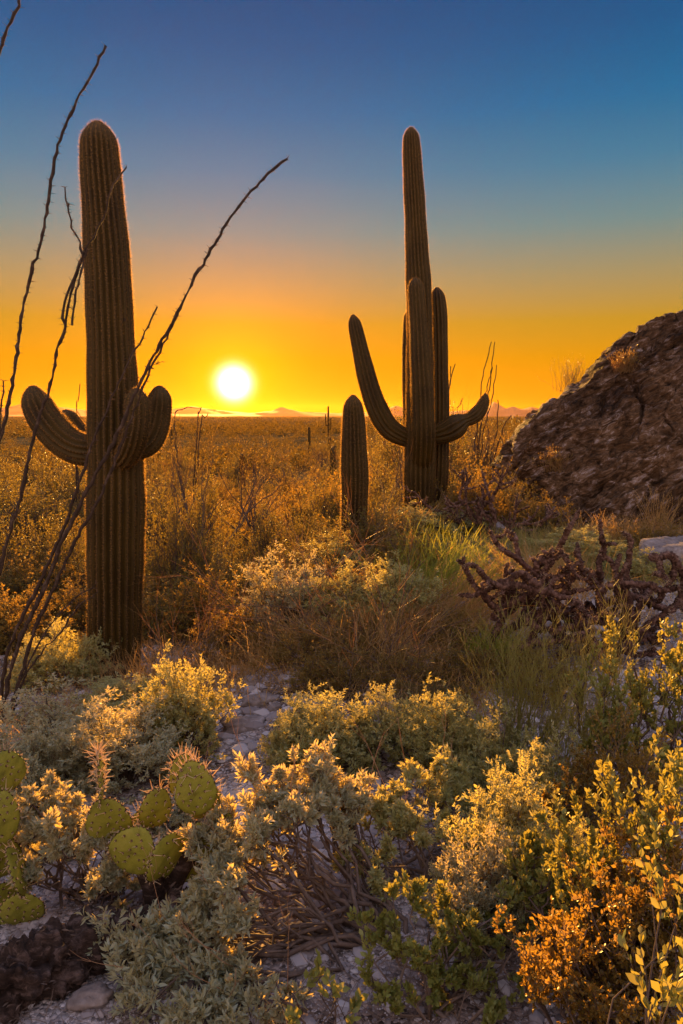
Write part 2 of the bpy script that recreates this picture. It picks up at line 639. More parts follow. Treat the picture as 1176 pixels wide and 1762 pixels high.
n3.inputs['Detail'].default_value = 9
nt.links.new(g_tc.outputs['Object'], n3.inputs['Vector'])
r3 = N('ShaderNodeValToRGB')
set_ramp(r3, [(.35, (.06, .048, .02)), (.5, (.11, .08, .035)), (.65, (.18, .13, .06))])
nt.links.new(n3.outputs[0], r3.inputs[0])
sx = N('ShaderNodeSeparateXYZ')
nt.links.new(g_tc.outputs['Object'], sx.inputs[0])
mr = N('ShaderNodeMapRange')
mr.inputs['From Min'].default_value = 4.5
mr.inputs['From Max'].default_value = 9
nt.links.new(sx.outputs['Y'], mr.inputs['Value'])
mg = N('ShaderNodeMix')
mg.data_type = 'RGBA'
nt.links.new(mr.outputs[0], mg.inputs[0])
nt.links.new(ov.outputs[2], mg.inputs[6])
nt.links.new(r3.outputs[0], mg.inputs[7])
gp = N('ShaderNodeBsdfPrincipled')
gp.inputs['Roughness'].default_value = .9
gp.inputs['Specular IOR Level'].default_value = 0
nt.links.new(mg.outputs[2], gp.inputs['Base Color'])
n4 = N('ShaderNodeTexNoise')
n4.inputs['Scale'].default_value = 30
n4.inputs['Detail'].default_value = 9
nt.links.new(g_tc.outputs['Object'], n4.inputs['Vector'])
hs = N('ShaderNodeMath')
hs.operation = 'SUBTRACT'
nt.links.new(n4.outputs[0], hs.inputs[0])
nt.links.new(v1.outputs['Distance'], hs.inputs[1])
gb = N('ShaderNodeBump')
gb.inputs['Strength'].default_value = .8
gb.inputs['Distance'].default_value = .02
nt.links.new(hs.outputs[0], gb.inputs['Height'])
nt.links.new(gb.outputs[0], gp.inputs['Normal'])
go = N('ShaderNodeOutputMaterial')
nt.links.new(gp.outputs[0], go.inputs['Surface'])
M['ground'] = gm

# ------------------------------------------------------------------ terrain
ctrl_px = [(560, 1600, 2.06), (60, 1700, 1.85), (300, 1600, 2.15), (430, 1230, 4.2), (195, 1165, 6.0), (-40, 1245, 4.3),
           (740, 1180, 4.25), (610, 945, 8.0), (735, 905, 10.0), (980, 1150, 4.5), (900, 900, 10.5), (1176, 960, 7.2),
           (1100, 1700, 1.75), (50, 1000, 11.0), (50, 900, 24), (350, 1015, 11), (350, 900, 28), (500, 915, 20),
           (800, 850, 20), (950, 790, 60), (830, 760, 140), (350, 780, 125), (50, 790, 120), (560, 790, 90), (350, 742, 450),
           (50, 742, 450), (900, 735, 450), (1300, 900, 9), (-200, 1100, 7), (560, 1010, 9), (-150, 1500, 2.6), (1350, 1300, 3), (1150, 1300, 3), (620, 1300, 3.5),
           (100, 1400, 3.2), (800, 1400, 3.0)]
cw = [P(*q) for q in ctrl_px] + [np.array(q) for q in ((0, 0.6, .02), (0, -3, .2), (-4, 0, .1), (4, 0, .35), (-900, 1500, -10.2), (0, 1500, -10.2), (900, 1500, -10.2), (0, 8000, -10.3), (-3000, 7000, -10.3), (3000, 7000, -10.3))]
cw = np.array(cw)


def uv_of(x, y):
    yy = np.maximum(y, -1.0) + 2.0
    return np.stack([x / (yy + .5) * 1.6, np.log(yy)], -1)


def tps(r):
    return np.where(r > 1e-9, r * r * np.log(np.maximum(r, 1e-9)), 0)


cuv = uv_of(cw[:, 0], cw[:, 1])
n_c = len(cw)
A_ = np.zeros((n_c + 3, n_c + 3))
A_[:n_c, :n_c] = tps(np.linalg.norm(cuv[:, None] - cuv[None], axis=-1)) + np.eye(n_c) * .02
A_[:n_c, n_c] = 1
A_[:n_c, n_c + 1:] = cuv
A_[n_c, :n_c] = 1
A_[n_c + 1:, :n_c] = cuv.T
W_ = np.linalg.solve(A_, np.concatenate([cw[:, 2], np.zeros(3)]))


def fbm2(x, y, seed=0):
    """cheap smooth value field out of sines"""
    rng = np.random.default_rng(seed)
    out = np.zeros_like(x)
    for k in range(14):
        a = rng.uniform(0, 2 * math.pi)
        f = 1.45 ** k * .35
        out = out + np.sin(x * math.cos(a) * f + y * math.sin(a) * f + rng.uniform(0, 6.28)) / 1.38 ** k
    return out


def ground(x, y):
    x = np.asarray(x, float)
    y = np.asarray(y, float)
    uv = uv_of(x, y)
    sh = uv.shape[:-1]
    q = uv.reshape(-1, 2)
    out = np.empty(len(q))
    for s in range(0, len(q), 20000):
        qq = q[s:s + 20000]
        out[s:s + 20000] = tps(np.linalg.norm(qq[:, None] - cuv[None], axis=-1)) @ W_[:n_c] + W_[n_c] + qq @ W_[n_c + 1:]
    out = out.reshape(sh)
    far = np.clip((y - 600) / 1200, 0, 1)
    out = out * (1 - far) + (-10.3) * far
    amp = np.clip((y + 1) / 12, .2, 1) * .035
    return out + fbm2(x * 1.3, y * 1.3, 3) * amp * np.clip((3000 - y) / 3000, 0, 1)


def G(x, y):
    return float(ground(np.array([x]), np.array([y]))[0])


ys = np.concatenate([[-9, -5, -2.5, -1.2, -.4], np.exp(np.linspace(math.log(.25), math.log(24000), 330))])
us = np.linspace(-2.0, 2.0, 300)
YY, UU = np.meshgrid(ys, us, indexing='ij')
XX = UU * (np.maximum(YY, 0) + 3)
ZZ = ground(XX, YY)
nr, nc = XX.shape
idx = np.arange(nr * nc).reshape(nr, nc)
gq = np.stack([idx[:-1, :-1], idx[:-1, 1:], idx[1:, 1:], idx[1:, :-1]], -1).reshape(-1, 4)
setp(mesh('ground', [(np.stack([XX, YY, ZZ], -1).reshape(-1, 3), gq, 0)], M['ground']), kind='structure')


def on_ground(px, D, dz=0.0):
    x = X(px, D)
    return np.array([x, D, G(x, D) + dz])


# distant mountain ranges
M['hill'] = rough_mat('distant_mountain', [(.3, (.14, .09, .06)), (.7, (.24, .16, .11))], .002, 6, .0)


def ridge(name, D, prof, depth, seed):
    rng = np.random.default_rng(seed)
    px = np.array([p[0] for p in prof], float)
    py = np.array([p[1] for p in prof], float)
    xs = np.linspace(px[0], px[-1], 420)
    yy = np.interp(xs, px, py)
    rough = np.zeros_like(xs)
    for k in range(9):
        f = .03 * 1.7 ** k
        rough += np.sin(xs * f + rng.uniform(0, 6.28)) * 1.6 / 1.5 ** k
    top = np.array([P(a, b + c * .35, D) for a, b, c in zip(xs, yy, rough)])
    H = np.maximum(top[:, 2] + 10.3, 1)
    rows = []
    for t in np.linspace(-1, 1, 13):
        h = (1 - abs(t) ** 1.1) * H * (1 + .0 * t) - 14
        jit = np.sin(xs * .11 + t * 5) * depth * .1
        rows.append(np.stack([top[:, 0] * (1 + t * depth / D), np.full_like(xs, D) + t * depth + jit * (abs(t) > .05), h], -1))
    V = np.array(rows)
    a, b = V.shape[:2]
    ii = np.arange(a * b).reshape(a, b)
    q = np.stack([ii[:-1, :-1], ii[:-1, 1:], ii[1:, 1:], ii[1:, :-1]], -1).reshape(-1, 4)
    return setp(mesh(name, [(V.reshape(-1, 3), q, 0)], M['hill']), kind='structure')


ridge('hills', 17000, [(-500, 700), (-100, 698), (0, 702), (55, 692), (95, 700), (150, 704), (230, 708), (290, 704), (330, 699), (370, 704), (430, 710), (560, 711), (640, 709), (700, 706), (800, 710), (900, 711), (1100, 707), (1700, 704)], 1800, 1)
ridge('hills', 13000, [(-500, 712), (300, 713), (430, 711), (468, 706), (485, 699), (497, 704), (520, 709), (585, 711), (600, 706), (612, 711), (640, 712), (655, 707), (668, 702), (684, 697), (697, 703), (720, 709), (775, 708), (800, 706), (830, 705), (842, 697), (850, 689), (859, 695), (870, 702), (884, 699), (898, 704), (915, 700), (930, 705), (980, 708), (1200, 706), (1700, 711)], 1200, 2)


# ------------------------------------------------------------------ saguaros
def catmull(pts, step):
    pts = np.array(pts, float)
    ext = np.vstack([2 * pts[0] - pts[1], pts, 2 * pts[-1] - pts[-2]])
    out = []
    for i in range(1, len(ext) - 2):
        p0, p1, p2, p3 = ext[i - 1:i + 3]
        n = max(2, int(np.linalg.norm((p2 - p1)[:3]) / step))
        t = np.linspace(0, 1, n, endpoint=False)[:, None]
        out.append(.5 * ((2 * p1) + (-p0 + p2) * t + (2 * p0 - 5 * p1 + 4 * p2 - p3) * t ** 2 + (-p0 + 3 * p1 - 3 * p2 + p3) * t ** 3))
    out.append(pts[-1:])
    return np.concatenate(out)


def column(rng, path, ribs=22, depth=.21, per=6, area=.021, spine=.030, nsp=7, dome=1.15):
    """path rows: x, y, z, radius; the first row is the apex"""
    path = np.array(path, float)
    R0 = path[min(2, len(path) - 1), 3]
    q = catmull(path, R0 * .22)
    C, Rr = q[:, :3], q[:, 3]
    seg = np.linalg.norm(np.diff(C, axis=0), axis=1)
    s = np.concatenate([[0], np.cumsum(seg)])
    # finer rings near the apex
    sn = np.concatenate([np.linspace(0, 1, 9)[:-1] ** 1.8 * R0 * dome, np.arange(R0 * dome, s[-1], R0 * .28), [s[-1]]])
    C = np.stack([np.interp(sn, s, C[:, k]) for k in range(3)], 1)
    Rr = np.interp(sn, s, Rr)
    u = np.clip(sn / (R0 * dome), 0, 1)
    prof = np.sqrt(np.maximum(1 - (1 - u) ** 2, 0))
    wob = 1 + .018 * np.sin(sn * 5.1 + rng.uniform(0, 6)) + .014 * np.sin(sn * 11.3 + rng.uniform(0, 6))
    Rr = Rr * prof * wob
    Rr[0] = .002
    K = len(C)
    T = np.empty_like(C)
    T[1:-1] = C[2:] - C[:-2]
    T[0] = C[1] - C[0]
    T[-1] = C[-1] - C[-2]
    T = norm(T)
    Nn = np.empty_like(C)
    v = np.cross(T[-1], [0, 1, 0.1])
    for i in range(K - 1, -1, -1):
        v = v - T[i] * np.dot(v, T[i])
        v = v / np.linalg.norm(v)
        Nn[i] = v
    B = np.cross(T, Nn)
    m = ribs * per
    th = np.arange(m) / m * 2 * math.pi
    g = np.abs(np.sin(th * ribs / 2 + math.pi / 2))
    prs = 1 - depth + depth * g ** .75
    thw = th[None, :] + .045 * np.sin(sn * 1.7 + rng.uniform(0, 6))[:, None]
    dep = 1 - (1 - prs)[None, :] * np.clip(u, .35, 1)[:, None]
    rr = Rr[:, None] * dep
    V = C[:, None] + rr[..., None] * (np.cos(thw)[..., None] * Nn[:, None] + np.sin(thw)[..., None] * B[:, None])
    ii = np.arange(K * m).reshape(K, m)
    a, b = ii[:-1], np.roll(ii, -1, 1)[:-1]
    c2, d = np.roll(ii, -1, 1)[1:], ii[1:]
    q4 = np.stack([a, b, c2, d], -1).reshape(-1, 4)
    # areoles with spines along each ridge (ridge where g = 1: th = 2*pi*j/ribs)
    sa = np.arange(.012, sn[-1], area)
    P_, Nm, Tg = [], [], []
    for j in range(ribs):
        k = j * per
        sj = sa + rng.uniform(-.3, .3) * area
        sj = sj[(sj > .008) & (sj < sn[-1])]
        pj = np.stack([np.interp(sj, sn, V[:, k, x]) for x in range(3)], 1)
        cj = np.stack([np.interp(sj, sn, C[:, x]) for x in range(3)], 1)
        tj = np.stack([np.interp(sj, sn, T[:, x]) for x in range(3)], 1)
        uj = np.clip(sj / (R0 * dome), 0, 1)[:, None]
        nj = norm(norm(pj - cj) * (uj + .15) - tj * (1 - uj) * 1.2)
        P_.append(pj)
        Nm.append(nj)
        Tg.append(tj)
    P_, Nm, Tg = np.concatenate(P_), norm(np.concatenate(Nm)), np.concatenate(Tg)
    n = len(P_)
    S1 = norm(np.cross(Nm, Tg))
    az = .0078
    av = np.stack([P_ - S1 * az, P_ + Tg * az * 1.2, P_ + S1 * az, P_ - Tg * az * 1.2, P_ + Nm * .005], 1) + Nm[:, None] * .0008
    af = (np.arange(n) * 5)[:, None, None] + np.array([(0, 1, 4), (1, 2, 4), (2, 3, 4), (3, 0, 4)])[None]
    pp = np.repeat(P_, nsp, 0)
    dd = norm(np.repeat(Nm, nsp, 0) * rng.uniform(.35, 1.1, (n * nsp, 1)) + rng.normal(size=(n * nsp, 3)) * .75)
    neg = (dd * np.repeat(Nm, nsp, 0)).sum(1) < .12
    dd[neg] = norm(dd[neg] + np.repeat(Nm, nsp, 0)[neg] * .7)
    ln = spine * rng.uniform(.5, 1.25, n * nsp)
    w = norm(np.cross(dd, rng.normal(size=dd.shape))) * .0011
    sv_ = np.stack([pp - w, pp + w, pp + dd * ln[:, None]], 1).reshape(-1, 3)
    sf = np.arange(n * nsp * 3).reshape(-1, 3)
    return [(V.reshape(-1, 3), q4, 0), (av.reshape(-1, 3), af.reshape(-1, 3), 1), (sv_, sf, 2)]


SAGM = [M['saguaro'], M['areole'], M['spine']]


def colpath(px, D):
    """px rows: (x, y, half width[, depth offset])"""
    out = []
    for r in px:
        dd = D + (r[3] if len(r) > 3 else 0)
        p = P(r[0], r[1], dd)
        out.append((*p, pxlen(r[2], dd * 1.03)))
    return out


def saguaro(loc, label, parts, D, group=None, **kw):
    root = empty('saguaro_cactus', loc, label, 'cactus', group)
    L = np.array(loc)
    for k, (nm, px, opts) in enumerate(parts):
        rng = np.random.default_rng(100 + k + int(D * 10))
        pth = np.array(colpath(px, D))
        pth[:, :3] -= L
        ch = column(rng, pth, **{**kw, **opts})
        mesh(nm, ch, SAGM, root)
    return root


def base_at(px, D, below=.0):
    p = on_ground(px, D)
    p[2] -= below
    return p


# left saguaro, nearest
bl = base_at(198, 6.0, .02)
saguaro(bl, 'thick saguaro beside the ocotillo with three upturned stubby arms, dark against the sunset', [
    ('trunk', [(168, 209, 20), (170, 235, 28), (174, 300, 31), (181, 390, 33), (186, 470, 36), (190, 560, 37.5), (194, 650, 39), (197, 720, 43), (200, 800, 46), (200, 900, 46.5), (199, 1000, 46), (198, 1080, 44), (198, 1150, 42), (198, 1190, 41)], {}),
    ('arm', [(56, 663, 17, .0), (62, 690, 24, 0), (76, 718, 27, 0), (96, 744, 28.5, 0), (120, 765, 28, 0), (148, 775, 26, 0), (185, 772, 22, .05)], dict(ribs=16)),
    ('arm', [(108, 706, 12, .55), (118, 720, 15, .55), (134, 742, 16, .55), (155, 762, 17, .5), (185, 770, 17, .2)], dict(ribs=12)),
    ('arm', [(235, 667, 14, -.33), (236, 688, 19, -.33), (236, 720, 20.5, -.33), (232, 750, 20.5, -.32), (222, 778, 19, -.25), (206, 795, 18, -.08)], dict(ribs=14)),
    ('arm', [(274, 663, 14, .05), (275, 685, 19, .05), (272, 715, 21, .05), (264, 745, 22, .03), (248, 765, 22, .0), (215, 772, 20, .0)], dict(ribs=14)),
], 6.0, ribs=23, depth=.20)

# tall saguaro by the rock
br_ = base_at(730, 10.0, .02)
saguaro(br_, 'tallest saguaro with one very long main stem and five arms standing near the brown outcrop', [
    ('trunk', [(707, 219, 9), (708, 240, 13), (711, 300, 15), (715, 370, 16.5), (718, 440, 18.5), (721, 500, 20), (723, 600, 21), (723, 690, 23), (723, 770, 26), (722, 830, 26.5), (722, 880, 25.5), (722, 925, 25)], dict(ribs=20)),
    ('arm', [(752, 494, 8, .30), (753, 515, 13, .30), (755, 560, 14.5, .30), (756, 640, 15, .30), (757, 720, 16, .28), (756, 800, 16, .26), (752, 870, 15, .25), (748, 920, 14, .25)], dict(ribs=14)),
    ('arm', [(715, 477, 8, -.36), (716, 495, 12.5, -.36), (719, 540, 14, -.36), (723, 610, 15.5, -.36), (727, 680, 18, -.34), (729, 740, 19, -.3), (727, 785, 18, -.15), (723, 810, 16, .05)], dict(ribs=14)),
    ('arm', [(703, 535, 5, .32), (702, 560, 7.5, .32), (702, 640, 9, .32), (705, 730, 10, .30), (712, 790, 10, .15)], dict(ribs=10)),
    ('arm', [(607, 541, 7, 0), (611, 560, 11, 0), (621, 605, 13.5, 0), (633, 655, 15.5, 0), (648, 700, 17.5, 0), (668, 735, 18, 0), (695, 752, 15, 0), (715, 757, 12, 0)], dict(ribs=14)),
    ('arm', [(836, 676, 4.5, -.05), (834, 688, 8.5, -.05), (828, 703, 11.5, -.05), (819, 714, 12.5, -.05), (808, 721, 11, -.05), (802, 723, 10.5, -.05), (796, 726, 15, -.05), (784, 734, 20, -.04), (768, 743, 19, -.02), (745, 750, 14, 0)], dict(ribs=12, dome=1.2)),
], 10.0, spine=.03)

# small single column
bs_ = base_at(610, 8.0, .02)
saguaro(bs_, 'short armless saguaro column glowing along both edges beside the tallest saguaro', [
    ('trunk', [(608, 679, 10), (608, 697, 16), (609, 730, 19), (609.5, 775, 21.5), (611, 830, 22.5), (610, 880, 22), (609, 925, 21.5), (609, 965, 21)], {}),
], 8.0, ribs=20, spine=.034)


# distant saguaros on the plain
def small_saguaro(px, pytop, D, label, arms=0, hw=.18):
    b = on_ground(px, D)
    top = P(px, pytop, D)[2]
    H = max(top - b[2], 1.0)
    root = empty('saguaro_cactus', b, label, 'cactus', 'distant saguaros on the plain')
    rng = np.random.default_rng(int(px + D))
    mesh('trunk', column(rng, [(0, 0, H, hw * .7), (0, 0, H - hw, hw), (0, 0, H * .5, hw * 1.1), (0, 0, -.1, hw)], ribs=12, per=3, area=.08, spine=.05, nsp=5), SAGM, root)
    for k in range(arms):
        s = (-1) ** k
        z = H * (.42 + .1 * k)
        mesh('arm', column(rng, [(s * hw * 3.2, 0, z + H * .3, hw * .5), (s * hw * 3.2, 0, z + H * .22, hw * .65), (s * hw * 3, 0, z + hw, hw * .7), (s * hw * 1.8, 0, z + .02, hw * .65), (0, 0, z, hw * .6)], ribs=10, per=3, area=.08, spine=.05, nsp=5), SAGM, root)
    return root


for a in [(421, 780, 48, 'rim-lit distant saguaro standing alone above the thicket below the sun', 0), (566, 700, 150, 'distant saguaro poking above the horizon line just left of the short saguaro', 2),
          (534, 735, 95, 'thin distant saguaro standing free on the plain between the sun and the short saguaro', 0), (574, 768, 42, 'small glowing saguaro just in front of dark brush beside the short saguaro', 0), (553, 778, 55, 'second thin distant saguaro close to the short saguaro', 0),
          (568, 752, 75, 'distant saguaro rising over the dark brush band', 1), (670, 727, 110, 'tiny distant saguaro seen between the curved arm and the tall saguaro', 0),
          (304, 735, 120, 'distant saguaro seen beside the three-armed saguaro below the horizon', 0)]:
    small_saguaro(a[0], a[1], a[2], a[3], a[4])


# ------------------------------------------------------------------ ocotillos
def stem_mesh(name, px, D, root, loc, r0, r1, rng, spines=True, dspread=0.0, mat=None):
    pts = [P(p[0], p[1], D + (p[2] if len(p) > 2 else 0)) for p in px]
    pts = np.array([(*p, 0) for p in pts])
    q = catmull(pts, .035)[:, :3]
    n = len(q)
    q[1:-1] += rng.normal(size=(n - 2, 3)) * .0035
    kinks = np.cumsum(rng.normal(size=(n, 3)) * .0015, 0)
    kinks -= np.linspace(0, 1, n)[:, None] * kinks[-1]
    q = q + kinks - np.array(loc)
    R = np.linspace(r0, r1, n) * (1 + .17 * rng.normal(size=n))
    ch = [(*tubes(q[None], R[None], 6), 0)]
    if spines:
        k = 3
        pp = np.repeat(q, k, 0)
        t = norm(np.repeat(np.gradient(q, axis=0), k, 0))
        d = norm(np.cross(t, rng.normal(size=pp.shape)) + t * .25)
        pp = pp + d * np.repeat(R, k)[:, None] * .6
        L = rng.uniform(.012, .032, len(pp))
        pts2 = np.stack([pp, pp + d * L[:, None]], 1)
        rr = np.stack([np.full(len(pp), .0024), np.full(len(pp), .0006)], 1)
        ch.append((*tubes(pts2, rr, 3), 1))
    return mesh(name, ch, [mat or M['ocotillo'], M['ocospine']], root)


def oco_from(px, D, r):
    return px


OB = on_ground(-5, 4.3)
oc = empty('ocotillo', OB, 'tall spiny ocotillo with long bare whips crossing in front of the three-armed saguaro', 'ocotillo')
bx_, by_ = -5, 1255
rng = np.random.default_rng(7)
stems = [
    ([(-8, 1255), (-35, 1150), (-42, 1000), (-22, 880), (-4, 790), (20, 680), (34, 590), (52, 490), (78, 400), (88, 330), (100, 260), (128, 185), (158, 130), (182, 79)], .017, .006),
    ([(-6, 1255), (-30, 1100), (-4, 985), (12, 925), (32, 850), (48, 780), (60, 735), (82, 672), (96, 610), (110, 572), (124, 505), (143, 443), (160, 408), (178, 375), (190, 330), (218, 288)], .019, .004),
    ([(-10, 1255), (-50, 1000), (-60, 800), (-50, 500), (-30, 250), (-5, 110), (8, 68), (22, 35), (36, -5), (50, -60)], .018, .006),
    ([(-2, 1255), (12, 1135), (34, 1077), (56, 1030), (76, 990), (98, 940), (124, 870), (150, 795), (172, 730), (205, 660), (232, 603), (256, 562), (271, 528)], .018, .004),
    ([(0, 1255), (22, 1140), (58, 1050), (88, 985), (118, 915), (148, 850), (186, 780), (214, 722), (240, 664), (264, 612), (302, 548), (340, 476), (362, 440), (388, 395), (420, 345), (455, 306), (495, 273)], .019, .006),
    ([(4, 1256), (38, 1150), (64, 1070), (96, 1005), (130, 930), (165, 865), (200, 790), (228, 718), (250, 655), (274, 604), (292, 572), (308, 533)], .016, .005),
    ([(6, 1257), (40, 1165), (84, 1085), (130, 1030), (166, 1004)], .009, .003),
    ([(6, 1257), (52, 1150), (104, 1090), (130, 1050), (168, 1018)], .010, .003),
    ([(6, 1258), (28, 1215), (60, 1188), (92, 1178)], .009, .004),
    ([(-12, 1255), (-40, 1000), (-25, 850), (-2, 760), (4, 690), (6, 655)], .011, .004),
]
parts_ = []
for px, r0, r1 in stems:
    parts_.append(stem_mesh('stem', px, 4.3, oc, OB, r0 * .86, r1 * 1.25, rng))
for px, r0, r1, par in [([(143, 443), (136, 415), (124, 392), (117, 355), (112, 322)], .008, .004, 1),
                        ([(117, 358), (119, 350)], .005, .004, 1),
                        ([(112, 572), (108, 548), (112, 518), (124, 485), (134, 462), (143, 440)], .009, .006, 1),
                        ([(124, 560), (128, 520), (136, 480), (146, 446), (150, 430)], .008, .005, 1),
                        ([(262, 634), (268, 628), (280, 622)], .003, .0015, 4)]:
    stem_mesh('side_shoot', px, 4.28, oc, OB, r0 * .85, r1 * 1.1, rng)


def far_ocotillo(px_list, D, bpx, label):
    b = on_ground(bpx, D)
    root = empty('ocotillo', b, label, 'ocotillo', 'distant ocotillos')
    rg = np.random.default_rng(int(bpx))
    for px in px_list:
        q = [(b[0], b[1], b[2], 0)] + [(*P(a, c_, D), 0) for a, c_ in px]
        q = catmull(np.array(q), .12)[:, :3] - b
        q[1:-1] += rg.normal(size=(len(q) - 2, 3)) * .012
        mesh('stem', [(*tubes(q[None], np.linspace(.022, .010, len(q))[None], 4), 0)], M['ocotillo'], root)
    return root


far_ocotillo([[(822, 740), (830, 660), (838, 620), (846, 588)], [(826, 750), (842, 670), (846, 640), (852, 588)], [(830, 760), (846, 690), (852, 655), (855, 628)], [(818, 760), (838, 665), (843, 650), (848, 632)]], 17, 820, 'thin distant ocotillo wands rising behind the crooked right arm of the tall saguaro')
far_ocotillo([[(771, 735), (772, 690), (776, 655), (784, 626)], [(770, 735), (772, 700), (774, 662), (776, 630)]], 15, 770, 'thin distant ocotillo wands hugging the edge of the tall saguaro')
far_ocotillo([[(787, 715), (790, 700), (797, 685)], [(796, 712), (795, 695), (795, 685)], [(782, 715), (776, 700), (776, 688)]], 30, 790, 'low distant ocotillo with short wands behind the swollen arm joint')
far_ocotillo([[(845, 800), (856, 740), (857, 710), (857, 688)], [(850, 800), (866, 740), (880, 715)], [(840, 800), (842, 760), (838, 730)]], 15, 852, 'pale distant ocotillo between the tall saguaro and the outcrop')
far_ocotillo([[(133, 716), (135, 690), (138, 660)], [(128, 722), (142, 722), (155, 735)]], 16, 140, 'small dark twiggy ocotillo seen between the arms of the thick saguaro')
far_ocotillo([[(300, 735), (312, 705), (345, 702)], [(340, 730), (342, 715), (347, 700)], [(345, 735), (352, 718), (358, 712)]], 16, 330, 'thin forked ocotillo twigs on the skyline beneath the sun')


# ------------------------------------------------------------------ prickly pears
def pad_chunks(rng, hw, hh, th=.011, spines=2, slen=.03, lean=0.0):
    """an upright pad in its own xz plane, base at the origin"""
    n, m = 22, 13
    V = []
    a = np.linspace(-math.pi / 2, math.pi / 2, m)       # across the thickness, edge to centre to edge
    ring = np.arange(n) / n * 2 * math.pi
    # outline: egg wider towards the top
    ox = np.sin(ring) * hw * (1 - .18 * np.cos(ring) * -1 * .8)
    wv = 1 + .035 * np.sin(ring * 3 + rng.uniform(0, 6)) + .02 * np.sin(ring * 7 + rng.uniform(0, 6))
    ox = ox * wv
    oz = hh - np.cos(ring) * hh * (1 + .03 * np.sin(ring * 4 + rng.uniform(0, 6)))
    cx, cz = 0, hh
    rows = []
    k = [0.0, .35, .65, .86, .96, 1.0]
    prof = [1.0, .96, .86, .62, .36, 0.0]
    for f, p in zip(k, prof):
        rows.append(np.stack([cx + (ox - cx) * f, np.full(n, -th * p), cz + (oz - cz) * f], -1))
    for f, p in list(zip(k, prof))[-2::-1]:
        rows.append(np.stack([cx + (ox - cx) * f, np.full(n, th * p), cz + (oz - cz) * f], -1))
    V = np.array(rows)
    V[:, :, 1] += .10 * (V[:, :, 2] - hh) ** 2 / hh + rng.normal(size=1) * .0
    K = len(V)
    ii = np.arange(K * n).reshape(K, n)
    q = np.stack([ii[:-1], np.roll(ii, -1, 1)[:-1], np.roll(ii, -1, 1)[1:], ii[1:]], -1).reshape(-1, 4)
    # areoles on both faces and round the edge
    pts, nms = [], []
    st = .026
    for i, z in enumerate(np.arange(st * .6, 2 * hh, st)):
        for x in np.arange(-hw, hw, st * 1.1) + (i % 2) * st * .55:
            if rng.random() < .12:
                continue
            zz = z + rng.normal() * .004
            xx = x + rng.normal() * .004
            w = hw * (1 + .14 * (zz - hh) / hh)
            f = math.hypot(xx / w, (zz - hh) / hh)
            if f < .93:
                for s in (-1, 1):
                    yb = th * np.interp(f, k, prof) * s + .10 * (zz - hh) ** 2 / hh
                    pts.append((xx, yb, zz))
                    nms.append((xx / hw * .3, s, (zz - hh) / hh * .3 + .1))
    for t in np.linspace(.4, 2 * math.pi - .4, int((hw + hh) * 3.1 / st * 1.3)):
        x, z = np.interp(t, ring, ox), np.interp(t, ring, oz)
        pts.append((x, .10 * (z - hh) ** 2 / hh, z))
        nms.append((math.sin(t), 0, -math.cos(t)))
    pts, nms = np.array(pts), norm(np.array(nms))
    na = len(pts)
    tg = norm(np.cross(nms, np.array([0.1, 0.1, 1])))
    tb = np.cross(nms, tg)
    az = .0055
    av = np.stack([pts - tg * az, pts + tb * az, pts + tg * az, pts - tb * az, pts + nms * .004], 1)
    af = (np.arange(na) * 5)[:, None, None] + np.array([(0, 1, 4), (1, 2, 4), (2, 3, 4), (3, 0, 4)])[None]
    # glochid fuzz and long spines
    up = np.clip((pts[:, 2] - hh * .4) / (hh * 1.6), .15, 1)
    rp = np.repeat(np.arange(na), 6)
    d = norm(nms[rp] + rng.normal(size=(len(rp), 3)) * .5)
    fz = tubes(np.stack([pts[rp], pts[rp] + d * rng.uniform(.005, .012, (len(rp), 1))], 1), np.tile([[.0013, .0004]], (len(rp), 1)), 3)
    cnt = rng.poisson(spines * up)
    rp = np.repeat(np.arange(na), cnt)
    d = norm(nms[rp] * .8 + rng.normal(size=(len(rp), 3)) * .45 + np.array([0, 0, .1]))
    L = slen * rng.uniform(.5, 1.35, (len(rp), 1)) * (.5 + .6 * up[rp][:, None])
    sp = tubes(np.stack([pts[rp], pts[rp] + d * L], 1), np.tile([[.0019, .0006]], (len(rp), 1)), 3)
    return [(V.reshape(-1, 3), q, 0), (av.reshape(-1, 3), af.reshape(-1, 3), 1), (*fz, 2), (*sp, 2)]


PADM = [M['pad'], M['padareole'], M['padspine']]


def prickly(loc, label, pads, D, slen=.03):
    root = empty('prickly_pear_cactus', loc, label, 'cactus', 'prickly pears')
    for k, (cx, cy, hw, hh, tilt, yaw, dd, sp) in enumerate(pads):
        rng = np.random.default_rng(k * 7 + int(D * 100))
        c_ = P(cx, cy, D + dd)
        sc = (D + dd) / math.cos(PITCH) * 1.12 / F
        w, h = hw * sc * 1.06 / max(abs(math.cos(rad(yaw))), .5), hh * sc * 1.08
        o = mesh('pad', pad_chunks(rng, w, h, .008, sp, slen), PADM, root)
        from mathutils import Matrix
        R = Matrix.Rotation(rad(tilt), 4, 'Y') @ Matrix.Rotation(rad(yaw), 4, 'Z') @ Matrix.Rotation(rad(rng.uniform(-8, 14)), 4, 'X')
        cent = R @ Vector((0, 0, h))
        o.matrix_local = Matrix.Translation(Vector(c_ - np.array(loc)) - cent) @ R
    return root


